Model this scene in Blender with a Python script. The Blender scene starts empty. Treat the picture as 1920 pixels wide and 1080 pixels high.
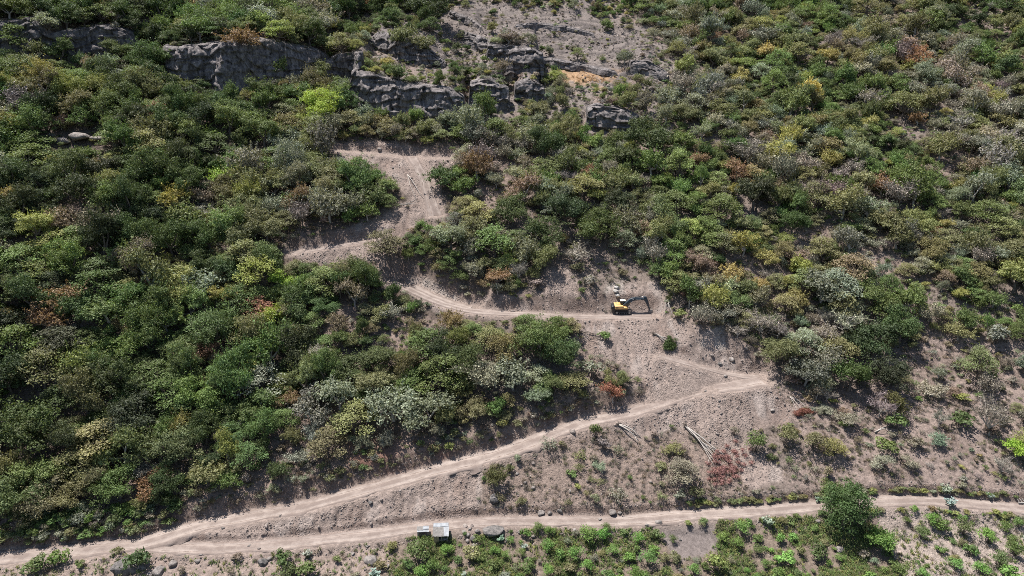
import bpy, math, random
import numpy as np
from mathutils import Vector, Matrix, Euler

R_ = math.radians
rng = np.random.default_rng(7)
random.seed(7)
scn = bpy.context.scene
col = scn.collection

# ------------------------------------------------------------------ camera, sky, sun, exposure
PITCH = R_(20.0)
CAMZ = 100.0
FPX = 1300.0                                   # focal length in pixels of a 1920 wide frame
cam_d = bpy.data.cameras.new('camera')
cam = bpy.data.objects.new('camera', cam_d)
col.objects.link(cam)
cam.location = (0, 0, CAMZ)
cam.rotation_euler = (R_(90) - PITCH, 0, 0)
cam_d.sensor_width = 36.0
cam_d.lens = 36.0 * FPX / 1920.0
cam_d.clip_start = 1.0
cam_d.clip_end = 3000.0
scn.camera = cam

SUN_EL, SUN_AZ = R_(68), R_(-52)               # azimuth from +Y towards +X
sun_dir = Vector((math.sin(SUN_AZ) * math.cos(SUN_EL), math.cos(SUN_AZ) * math.cos(SUN_EL), math.sin(SUN_EL)))
world = bpy.data.worlds.new('World')
scn.world = world
world.use_nodes = True
wn = world.node_tree
bg = next(n for n in wn.nodes if n.type == 'BACKGROUND')
sky = wn.nodes.new('ShaderNodeTexSky')
sky.sky_type = 'NISHITA'
sky.sun_disc = False
sky.sun_elevation = SUN_EL
sky.sun_rotation = SUN_AZ
wn.links.new(sky.outputs[0], bg.inputs[0])
bg.inputs[1].default_value = 0.072
sun_d = bpy.data.lights.new('sun', 'SUN')
sun_d.energy = 5.0
sun_d.angle = R_(0.5)
sun_d.color = (1.0, 0.955, 0.90)
sun = bpy.data.objects.new('sun', sun_d)
sun.rotation_euler = sun_dir.to_track_quat('Z', 'Y').to_euler()
sun.location = (-60, 60, 200)
col.objects.link(sun)
scn.view_settings.view_transform = 'Standard'
scn.view_settings.look = 'None'
scn.view_settings.exposure = 0.64
scn.view_settings.gamma = 1.0
scn.cycles.filter_width = 0.9
scn.cycles.use_denoising = False
scn.cycles.max_bounces = 5
scn.cycles.diffuse_bounces = 3
scn.cycles.transmission_bounces = 4
scn.cycles.transparent_max_bounces = 4

# ------------------------------------------------------------------ maths helpers
CP, SP = math.cos(PITCH), math.sin(PITCH)

def h32(ix, iy, iz, seed):
    n = (ix.astype(np.int64) * 374761393 + iy.astype(np.int64) * 668265263 + iz.astype(np.int64) * 2147483647 + seed * 1274126177) & 0xFFFFFFFF
    n = ((n ^ (n >> 13)) * 1274126177) & 0xFFFFFFFF
    n = ((n ^ (n >> 16)) * 2246822519) & 0xFFFFFFFF
    return ((n ^ (n >> 15)) & 0xFFFFFF) / float(0xFFFFFF)

def vn2(x, y, seed=0):
    ix, iy = np.floor(x), np.floor(y)
    fx, fy = x - ix, y - iy
    fx = fx * fx * fx * (fx * (fx * 6 - 15) + 10)
    fy = fy * fy * fy * (fy * (fy * 6 - 15) + 10)
    z = np.zeros_like(ix)
    a, b = h32(ix, iy, z, seed), h32(ix + 1, iy, z, seed)
    c, d = h32(ix, iy + 1, z, seed), h32(ix + 1, iy + 1, z, seed)
    return (a + (b - a) * fx) * (1 - fy) + (c + (d - c) * fx) * fy

def fbm2(x, y, octv=4, seed=0, gain=0.5):
    s, a, t = 0, 1.0, 0
    for k in range(octv):
        s = s + a * (vn2(x * 2.03 ** k + 17.3 * k, y * 2.03 ** k - 9.1 * k, seed + k) * 2 - 1)
        t += a
        a *= gain
    return s / t

def vn3(x, y, z, seed=0):
    ix, iy, iz = np.floor(x), np.floor(y), np.floor(z)
    f = [x - ix, y - iy, z - iz]
    f = [q * q * (3 - 2 * q) for q in f]
    r = 0
    for dx in (0, 1):
        for dy in (0, 1):
            for dz in (0, 1):
                w = (f[0] if dx else 1 - f[0]) * (f[1] if dy else 1 - f[1]) * (f[2] if dz else 1 - f[2])
                r = r + w * h32(ix + dx, iy + dy, iz + dz, seed)
    return r

def fbm3(x, y, z, octv=4, seed=0, gain=0.5):
    s, a, t = 0, 1.0, 0
    for k in range(octv):
        s = s + a * (vn3(x * 2.07 ** k, y * 2.07 ** k, z * 2.07 ** k, seed + k) * 2 - 1)
        t += a
        a *= gain
    return s / t

def worley3(x, y, z, seed=0):
    """blocky cells: (distance to the nearest seed, distance to the second, id of the nearest)"""
    ix, iy, iz = np.floor(x), np.floor(y), np.floor(z)
    d1 = np.full(x.shape, 9.0); d2 = np.full(x.shape, 9.0); cid = np.zeros(x.shape)
    for dx in (-1, 0, 1):
        for dy in (-1, 0, 1):
            for dz in (-1, 0, 1):
                cx, cy, cz = ix + dx, iy + dy, iz + dz
                px = cx + h32(cx, cy, cz, seed + 1)
                py = cy + h32(cx, cy, cz, seed + 2)
                pz = cz + h32(cx, cy, cz, seed + 3)
                d = np.sqrt((px - x) ** 2 + (py - y) ** 2 + (pz - z) ** 2)
                n = d < d1
                d2 = np.where(n, d1, np.minimum(d2, d))
                cid = np.where(n, h32(cx, cy, cz, seed + 4), cid)
                d1 = np.where(n, d, d1)
    return d1, d2, cid

def sstep(a, b, x):
    t = np.clip((x - a) / (b - a), 0, 1)
    return t * t * (3 - 2 * t)

def project(x, y, z):
    dy, dz = y, z - CAMZ
    dep = dy * CP - dz * SP
    return 960 + FPX * x / dep, 540 - FPX * (dy * SP + dz * CP) / dep, dep

# ------------------------------------------------------------------ base terrain as a height grid
GX0, GX1, GY0, GY1, GS = -280.0, 280.0, 56.0, 430.0, 0.5
gx = np.arange(GX0, GX1 + 1e-6, GS)
gy = np.arange(GY0, GY1 + 1e-6, GS)
GXX, GYY = np.meshgrid(gx, gy)                  # rows = y

_py = np.arange(40, 440, 1.0)
_slope = np.interp(_py, [40, 104, 116, 160, 170, 235, 250, 320, 440], [0.22, 0.24, 0.55, 0.57, 0.50, 0.49, 0.50, 0.50, 0.48])
_pz = np.cumsum(_slope)
_pz = _pz - np.interp(100, _py, _pz) + 8.4

def base_z(x, y):
    z = np.interp(y, _py, _pz)
    am = sstep(108, 150, y)
    z = z + 3.2 * am * fbm2(x / 62 + 3, y / 75, 3, 11)
    w = x / 40 + 0.9 * fbm2(x / 50, y / 50, 2, 23)
    rid = 1 - np.abs(2 * vn2(w, y / 140.0, 31) - 1)
    z = z + 2.2 * am * (rid - 0.5)
    z = z + (0.35 + 0.75 * am) * fbm2(x / 13, y / 13, 3, 41)
    l = np.maximum(0, -58 - x)
    z = z + 0.20 * am * (l - 10 * (1 - np.exp(-l / 10)))
    return z

Z = base_z(GXX, GYY)

def sampz(x, y, A=None):
    A = Z if A is None else A
    fx = np.clip((np.asarray(x, float) - GX0) / GS, 0, len(gx) - 1.001)
    fy = np.clip((np.asarray(y, float) - GY0) / GS, 0, len(gy) - 1.001)
    ix, iy = fx.astype(int), fy.astype(int)
    fx, fy = fx - ix, fy - iy
    return (A[iy, ix] * (1 - fx) + A[iy, ix + 1] * fx) * (1 - fy) + (A[iy + 1, ix] * (1 - fx) + A[iy + 1, ix + 1] * fx) * fy

def cast(px, py):
    """ground points seen at the photograph's pixels"""
    px = np.atleast_1d(np.asarray(px, float)); py = np.atleast_1d(np.asarray(py, float))
    u, v = (px - 960) / FPX, (540 - py) / FPX
    d = np.stack([u, CP + v * SP, -SP + v * CP], -1)
    t = np.full(px.shape, 60.0)
    done = np.zeros(px.shape, bool)
    for _ in range(1400):
        p = d * t[:, None]
        below = p[:, 2] + CAMZ < sampz(p[:, 0], p[:, 1])
        done |= below
        if done.all():
            break
        t = np.where(done, t, t + 0.3)
    lo, hi = t - 0.3, t
    for _ in range(10):
        m = (lo + hi) / 2
        p = d * m[:, None]
        b = p[:, 2] + CAMZ < sampz(p[:, 0], p[:, 1])
        hi = np.where(b, m, hi); lo = np.where(b, lo, m)
    p = d * hi[:, None]
    return np.stack([p[:, 0], p[:, 1], sampz(p[:, 0], p[:, 1])], -1)

def at(px, py):
    return Vector(cast(px, py)[0])

def resample(P, step):
    P = np.asarray(P)
    s = np.concatenate([[0], np.cumsum(np.linalg.norm(np.diff(P[:, :2], axis=0), axis=1))])
    n = max(2, int(s[-1] / step) + 1)
    t = np.linspace(0, s[-1], n)
    return np.stack([np.interp(t, s, P[:, k]) for k in range(P.shape[1])], -1)

def smooth(P, it):
    P = P.copy()
    for _ in range(it):
        P[1:-1] = 0.25 * P[:-2] + 0.5 * P[1:-1] + 0.25 * P[2:]
    return P

# ------------------------------------------------------------------ zones, outlined on the photograph's ground
ZW, ZH = 480, 270
zu, zv = np.meshgrid((np.arange(ZW) + 0.5) * 4, (np.arange(ZH) + 0.5) * 4)

def poly_mask(poly):
    m = np.zeros(zu.shape, bool)
    n = len(poly)
    for i in range(n):
        x0, y0 = poly[i]; x1, y1 = poly[(i + 1) % n]
        if y0 == y1:
            continue
        c = ((y0 > zv) != (y1 > zv)) & (zu < (x1 - x0) * (zv - y0) / (y1 - y0) + x0)
        m ^= c
    return m

def line_mask(pts, w):
    m = np.zeros(zu.shape, bool)
    for (x0, y0), (x1, y1) in zip(pts[:-1], pts[1:]):
        L = max((x1 - x0) ** 2 + (y1 - y0) ** 2, 1e-6)
        t = np.clip(((zu - x0) * (x1 - x0) + (zv - y0) * (y1 - y0)) / L, 0, 1)
        m |= (zu - x0 - t * (x1 - x0)) ** 2 + (zv - y0 - t * (y1 - y0)) ** 2 < w * w
    return m

def blur(m, it):
    a = m.astype(float)
    for _ in range(it):
        p = np.pad(a, 1, mode='edge')
        a = (p[:-2, 1:-1] + p[2:, 1:-1] + p[1:-1, :-2] + p[1:-1, 2:] + 2 * a) / 6
    return a

def look(mask, u, v):
    i = np.clip((np.asarray(v) / 4).astype(int), 0, ZH - 1)
    j = np.clip((np.asarray(u) / 4).astype(int), 0, ZW - 1)
    return mask[i, j]

ROAD_LOW = [(-120, 1052), (-40, 1045), (0, 1040), (100, 1031), (200, 1021), (265, 1016), (320, 997), (380, 979), (460, 965), (520, 955), (600, 938), (680, 915), (760, 893), (850, 868), (930, 848), (1000, 824), (1050, 801), (1100, 786), (1160, 775), (1220, 757), (1290, 733), (1350, 718), (1425, 707)]
ROAD_BACK = [(1425, 707), (1385, 706), (1345, 697), (1295, 681), (1262, 672), (1235, 666)]
ROAD_DIG = [(1222, 585), (1150, 586), (1080, 585), (1000, 581), (930, 578), (870, 573), (830, 562), (795, 547), (765, 532), (735, 522)]
ROAD_BEND = [(548, 470), (600, 463), (645, 456), (690, 449)]
ROAD_TOP = [(818, 402), (806, 370), (797, 340), (785, 310), (772, 292)]
ROAD_TOPSHELF = [(640, 278), (700, 284), (772, 292), (835, 292)]
ROAD_BOTTOM = [(275, 1020), (330, 1026), (400, 1028), (500, 1022), (600, 1012), (700, 1000), (780, 989), (860, 981), (950, 976), (1060, 975), (1150, 977), (1240, 971), (1310, 963), (1400, 958), (1500, 951), (1600, 943), (1680, 937), (1760, 938), (1850, 946), (1920, 953), (2040, 962)]

SCREE = [
    [(1085, 596), (1240, 588), (1270, 602), (1330, 625), (1400, 650), (1440, 700), (1350, 716), (1220, 752), (1165, 772), (1150, 770), (1190, 735), (1180, 690), (1110, 660), (1095, 630)],
    [(1130, 790), (1220, 765), (1440, 712), (1475, 745), (1490, 790), (1445, 800), (1395, 810), (1430, 855), (1470, 880), (1480, 905), (1400, 918), (1385, 870), (1330, 825), (1290, 800), (1200, 820)],
    [(320, 1004), (500, 970), (700, 920), (930, 858), (915, 880), (900, 905), (892, 960), (780, 985), (700, 996), (500, 1018), (330, 1022)],
    [(735, 515), (790, 518), (850, 548), (1000, 566), (1080, 575), (1080, 592), (900, 592), (820, 580), (770, 556)],
    [(1015, 500), (1070, 488), (1085, 555), (1015, 560)],
    [(540, 478), (590, 448), (690, 418), (740, 392), (775, 385), (790, 420), (710, 452), (695, 488), (640, 494), (565, 490)],
    [(630, 268), (710, 264), (840, 284), (862, 298), (850, 314), (808, 318), (822, 350), (836, 400), (785, 408), (755, 365), (725, 325), (690, 308), (635, 292)],
    [(690, 468), (730, 470), (790, 515), (800, 540), (740, 530), (700, 500)],
    [(1240, 588), (1300, 610), (1380, 632), (1425, 680), (1440, 705), (1330, 690), (1270, 650)],
    [(1200, 530), (1245, 535), (1250, 590), (1040, 580), (1100, 555)],
]
DUMP = [[(1232, 978), (1340, 968), (1348, 1015), (1328, 1046), (1276, 1048), (1238, 1012)]]
ROCKY = [[(840, 18), (930, 8), (1090, 22), (1190, 55), (1235, 95), (1215, 150), (1150, 170), (1040, 115), (930, 95), (860, 80), (820, 50)],
         [(700, 40), (760, 40), (830, 70), (860, 105), (800, 118), (730, 70)]]
DRY = [[(1445, 715), (1500, 735), (1560, 720), (1690, 655), (1790, 625), (1930, 645), (1930, 932), (1640, 925), (1480, 928), (1485, 870), (1500, 800)]]
MIDLOW = [[(905, 862), (1060, 805), (1120, 795), (1200, 825), (1290, 805), (1380, 870), (1405, 925), (1400, 952), (1240, 962), (900, 970)]]
SPARSE = [[(480, 800), (560, 770), (690, 830), (830, 800), (900, 800), (1000, 790), (1040, 760), (1100, 735), (1180, 745), (1160, 770), (1000, 820), (700, 905), (520, 945), (330, 985), (350, 915), (450, 870)],
          [(590, 580), (700, 560), (800, 590), (870, 620), (820, 690), (740, 720), (690, 700), (620, 680)],
          [(880, 370), (960, 360), (960, 400), (890, 410)],
          [(900, 300), (1000, 290), (1010, 340), (930, 350)],
          [(1090, 600), (1060, 640), (1090, 720), (1150, 730), (1180, 700), (1110, 650)],
          [(1240, 590), (1290, 580), (1440, 690), (1400, 660), (1300, 612)],
          [(0, 960), (90, 965), (110, 1010), (0, 1030)],
          [(1490, 430), (1560, 420), (1570, 480), (1500, 490)], [(1600, 470), (1700, 480), (1730, 520), (1640, 520)],
          [(1740, 290), (1840, 300), (1850, 350), (1760, 350)], [(1330, 45), (1400, 60), (1380, 85), (1310, 70)]]
REDDISH = [[(650, 820), (720, 810), (800, 830), (850, 850), (760, 890), (660, 880)]]
GREEN = [[(745, 1010), (880, 1000), (1000, 985), (1240, 990), (1345, 978), (1540, 958), (1640, 985), (1700, 1080), (1720, 1120), (700, 1120), (720, 1050)]]
PINK = [[(1640, 955), (1760, 948), (1940, 965), (1940, 1120), (1700, 1120), (1650, 1000)]]
LOWLEFT = [[(-40, 1048), (270, 1030), (400, 1036), (740, 1005), (740, 1120), (-40, 1120)]]
PALE = [[(1140, 528), (1170, 528), (1175, 575), (1130, 575)], [(1320, 615), (1350, 612), (1355, 650), (1310, 655)], [(895, 555), (840, 545), (780, 518), (760, 520), (800, 545), (880, 575)]]
BLUFF = [[(620, 60), (700, 30), (850, 0), (1150, 0), (1250, 60), (1270, 160), (1220, 255), (1060, 262), (960, 235), (880, 235), (660, 215), (640, 130)]]
STRAW = [[(1040, 128), (1090, 130), (1150, 140), (1140, 160), (1050, 155)]]

def union(polys, it=2):
    m = np.zeros(zu.shape, bool)
    for p in polys:
        m |= poly_mask(p)
    return blur(m, it)

M = {k: union(v, it) for k, v, it in (('scree', SCREE, 2), ('dump', DUMP, 1), ('rocky', ROCKY, 5), ('dry', DRY, 5), ('midlow', MIDLOW, 3), ('sparse', SPARSE, 4),
                                       ('red', REDDISH, 5), ('green', GREEN, 2), ('pink', PINK, 2), ('lowleft', LOWLEFT, 2), ('pale', PALE, 2), ('straw', STRAW, 3), ('bluff', BLUFF, 6))}
keep = M['scree'] > 0.5
for pts, w in ((ROAD_LOW, 16), (ROAD_BACK, 14), (ROAD_DIG, 13), (ROAD_BEND, 12), (ROAD_TOP, 22), (ROAD_TOPSHELF, 12), (ROAD_BOTTOM, 16)):
    keep |= line_mask(pts, w)
keep |= poly_mask([(1130, 520), (1250, 520), (1250, 600), (1130, 600)])
keep |= poly_mask([(770, 975), (862, 975), (862, 1020), (770, 1020)])
keep |= M['dump'] > 0.5
FELL_SPOTS = [(1366, 884, 42), (1325, 838, 34), (1296, 812, 22), (1182, 814, 26), (1250, 645, 26), (778, 355, 22), (1652, 810, 14), (1110, 634, 20), (1490, 760, 14)]
for (a_, b_, c_) in FELL_SPOTS:
    keep |= (zu - a_) ** 2 + (zv - b_) ** 2 < c_ ** 2
M['keep'] = keep.astype(float)

# ------------------------------------------------------------------ cliffs raise the ground behind them
CLIFFS = [
    # name words, top edge pixels, bottom edge pixels, roughness, label
    ('cliff', [(-60, 52), (0, 47), (45, 38), (82, 40), (88, 70), (130, 60), (200, 50), (245, 62), (262, 84)], [(-60, 98), (0, 97), (45, 104), (82, 114), (88, 112), (130, 104), (200, 104), (245, 106), (262, 100)], 'dark shaded cliff band in the top left corner'),
    ('cliff', [(296, 84), (330, 94), (380, 88), (430, 82), (480, 78), (540, 88), (590, 96), (628, 112)], [(296, 120), (330, 148), (380, 158), (430, 182), (480, 166), (540, 150), (590, 140), (628, 124)], 'broad grey cliff band with pale ledges above the forest'),
    ('cliff', [(684, 84), (712, 60), (760, 74), (800, 96), (846, 128)], [(684, 116), (712, 122), (760, 138), (800, 150), (846, 158)], 'short upper tier of the grey rock bluff'),
    ('cliff', [(652, 134), (690, 138), (740, 155), (790, 164), (840, 172), (878, 190)], [(652, 196), (690, 212), (740, 222), (790, 230), (840, 236), (878, 230)], 'long lower tier of the grey rock bluff'),
    ('cliff', [(908, 86), (950, 88), (1000, 96), (1022, 106)], [(908, 134), (950, 146), (1000, 158), (1022, 148)], 'smooth dark slab face under the bare rocky slope'),
    ('cliff', [(1010, 106), (1060, 116), (1110, 126), (1160, 136)], [(1010, 122), (1060, 128), (1110, 136), (1160, 144)], 'low thin rock ledge above the straw coloured grass'),
    ('cliff', [(1098, 206), (1120, 200), (1160, 206), (1205, 222)], [(1098, 236), (1120, 246), (1160, 252), (1205, 248)], 'grey rock face half hidden among trees above the excavator'),
    ('cliff', [(866, 60), (900, 70), (935, 88)], [(866, 78), (900, 96), (935, 112)], 'short rock step at the left end of the bare slope'),
    ('cliff', [(878, 158), (915, 150), (958, 172)], [(878, 196), (915, 208), (958, 204)], 'grey rock face between the bluff and the pale face'),
    ('cliff', [(1178, 116), (1216, 116), (1256, 140)], [(1178, 134), (1216, 142), (1256, 152)], 'low rock ledge at the right end of the bare slope'),
    ('cliff', [(604, 118), (640, 104), (682, 100)], [(604, 140), (640, 144), (682, 132)], 'small rock step between the broad cliff and the bluff'),
    ('cliff', [(960, 48), (1010, 44), (1070, 52), (1120, 66)], [(960, 55), (1010, 54), (1070, 62), (1120, 72)], 'thin bedrock ledge across the bare rocky slope'),
    ('cliff', [(840, 20), (880, 34), (905, 52)], [(840, 30), (880, 46), (905, 62)], 'dark thin ledge running down the bare slope'),
    ('cliff', [(962, 160), (990, 152), (1024, 166)], [(962, 188), (990, 192), (1024, 188)], 'small pale grey rock face below the dark slab'),
]
cliff_geo = []
for (nm, top, bot, lab) in CLIFFS:
    n = 60
    t = np.linspace(0, 1, n)
    ti = np.linspace(0, 1, len(top))
    T = np.stack([np.interp(t, ti, [p[k] for p in top]) for k in (0, 1)], -1)
    B = np.stack([np.interp(t, ti, [p[k] for p in bot]) for k in (0, 1)], -1)
    cb = cast(B[:, 0], B[:, 1])
    cb = smooth(cb, 6)
    u, v = (T[:, 0] - 960) / FPX, (540 - T[:, 1]) / FPX
    d = np.stack([u, CP + v * SP, -SP + v * CP], -1)
    yy = cb[:, 1] + 1.2
    for _ in range(3):
        tt = yy / d[:, 1]
        zt = CAMZ + d[:, 2] * tt
        hc = np.maximum(zt - cb[:, 2], 0.3)
        yy = cb[:, 1] + 0.22 * hc + 0.4
    hc = smooth(hc[:, None], 1)[:, 0]
    # raise the grid behind the line
    order = np.argsort(cb[:, 0])
    xs = cb[order, 0]
    by = np.interp(gx, xs, cb[order, 1], left=1e9, right=1e9)
    hh = np.interp(gx, xs, hc[order], left=0, right=0)
    zb = np.interp(gx, xs, cb[order, 2], left=0, right=0)
    end = np.minimum(np.clip((gx - xs[0]) / 3.0, 0, 1), np.clip((xs[-1] - gx) / 3.0, 0, 1))
    hh = hh * end
    s = GYY - by[None, :] - 0.22 * hh[None, :] - 0.8
    cap = (zb + hh)[None, :] + np.maximum(s, 0) * 0.26
    ok = (s > -0.6) & (hh[None, :] > 0.2) & (by[None, :] < 1e8) & (s < 70)
    rise = np.where(ok, np.maximum(cap - Z, 0), 0)
    Z = Z + rise * sstep(-0.6, 0.3, s)
    cliff_geo.append((nm, cb, hc, lab))

# ------------------------------------------------------------------ roads cut into the slope
ROADD = np.full(Z.shape, 99.0)                   # distance to the nearest road
roads = []

def cut_road(pts, w, sink, cut=1.75, fill=0.74, it=10, zit=30, line=None):
    global Z
    if line is None:
        pts = resample(np.asarray(pts, float), 6.0)
        P = cast(pts[:, 0], pts[:, 1])
        P = resample(P, 0.5)
        P = smooth(P, it)
        z = P[:, 2:3] - sink
        P[:, 2] = smooth(z, zit * 4)[:, 0]
    else:
        P = line
    Dn = np.full(Z.shape, 99.0); Zr = np.zeros(Z.shape)
    rad = 20.0
    for (x, y, zz) in P:
        i0, i1 = int(max(0, (y - rad - GY0) / GS)), int(min(len(gy), (y + rad - GY0) / GS + 1))
        j0, j1 = int(max(0, (x - rad - GX0) / GS)), int(min(len(gx), (x + rad - GX0) / GS + 1))
        if i1 <= i0 or j1 <= j0:
            continue
        dd = np.hypot(GXX[i0:i1, j0:j1] - x, GYY[i0:i1, j0:j1] - y)
        b = dd < Dn[i0:i1, j0:j1]
        Dn[i0:i1, j0:j1] = np.where(b, dd, Dn[i0:i1, j0:j1])
        Zr[i0:i1, j0:j1] = np.where(b, zz, Zr[i0:i1, j0:j1])
    e = np.maximum(Dn - w, 0)
    rough = 0.35 * fbm2(GXX / 3.1, GYY / 3.1, 2, 77) * np.clip(e, 0, 1.5)
    Zn = np.clip(Z, Zr - fill * e, Zr + cut * e + rough)
    wgt = sstep(19, 14, Dn)
    Z = np.where(Dn < 19.5, Z + (Zn - Z) * wgt, Z)
    np.minimum(ROADD, np.maximum(Dn - w, 0), out=ROADD)
    roads.append((P, w))
    return P

P_low = cut_road(ROAD_LOW, 2.35, 0.6, cut=1.35)
cut_road(None, 3.4, 0, cut=1.2, line=P_low[-22:])       # the hairpin is wider than the road
P_bottom = cut_road(ROAD_BOTTOM, 1.95, 0.1)
P_back = cut_road(ROAD_BACK, 1.5, 0.1, cut=1.0)
P_dig = cut_road(ROAD_DIG, 1.9, 1.2, cut=1.25)
P_wide = cut_road([(768, 533), (800, 548), (838, 563), (880, 574)], 2.9, 0.9, cut=1.2, zit=4)
P_bend = cut_road(ROAD_BEND, 1.8, 0.5, cut=1.2)
P_shelf = cut_road(ROAD_TOPSHELF, 2.2, 0.7, cut=1.3)
P_top = cut_road(ROAD_TOP, 2.4, 0.3, cut=1.0)

# ------------------------------------------------------------------ mesh helpers
def new_mesh(name, verts, tris=None, quads=None, mats=(), tri_mat=None, quad_mat=None, attrs=None, smooth_sh=False):
    me = bpy.data.meshes.new(name)
    verts = np.asarray(verts, np.float32).reshape(-1, 3)
    tris = np.zeros((0, 3), np.int32) if tris is None else np.asarray(tris, np.int32).reshape(-1, 3)
    quads = np.zeros((0, 4), np.int32) if quads is None else np.asarray(quads, np.int32).reshape(-1, 4)
    nt, nq = len(tris), len(quads)
    me.vertices.add(len(verts)); me.vertices.foreach_set('co', verts.ravel())
    me.loops.add(nt * 3 + nq * 4)
    me.loops.foreach_set('vertex_index', np.concatenate([tris.ravel(), quads.ravel()]))
    me.polygons.add(nt + nq)
    me.polygons.foreach_set('loop_start', np.concatenate([np.arange(nt) * 3, nt * 3 + np.arange(nq) * 4]).astype(np.int32))
    for m in mats:
        me.materials.append(m)
    if tri_mat is not None or quad_mat is not None:
        tm = np.zeros(nt, np.int32) if tri_mat is None else np.asarray(tri_mat, np.int32)
        qm = np.zeros(nq, np.int32) if quad_mat is None else np.asarray(quad_mat, np.int32)
        me.polygons.foreach_set('material_index', np.concatenate([tm, qm]))
    if smooth_sh:
        me.polygons.foreach_set('use_smooth', np.ones(nt + nq, bool))
    for k, a in (attrs or {}).items():
        a = np.asarray(a, np.float32)
        if a.ndim == 1:
            me.attributes.new(k, 'FLOAT', 'POINT').data.foreach_set('value', a)
        elif a.shape[1] == 3:
            at_ = me.attributes.new(k, 'FLOAT_COLOR', 'POINT')
            at_.data.foreach_set('color', np.concatenate([a, np.ones((len(a), 1), np.float32)], 1).ravel())
    me.update(calc_edges=True)
    return me

def link(name, me, parent=None, **props):
    o = bpy.data.objects.new(name, me)
    col.objects.link(o)
    if parent is not None:
        o.parent = parent
    for k, v in props.items():
        o[k] = v
    return o

def empty(name, loc, rotz=0.0, scale=1.0, **props):
    o = bpy.data.objects.new(name, None)
    o.empty_display_size = 0.3
    o.location = loc
    o.rotation_euler = (0, 0, rotz)
    o.scale = (scale,) * 3 if np.isscalar(scale) else scale
    col.objects.link(o)
    for k, v in props.items():
        o[k] = v
    return o

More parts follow.
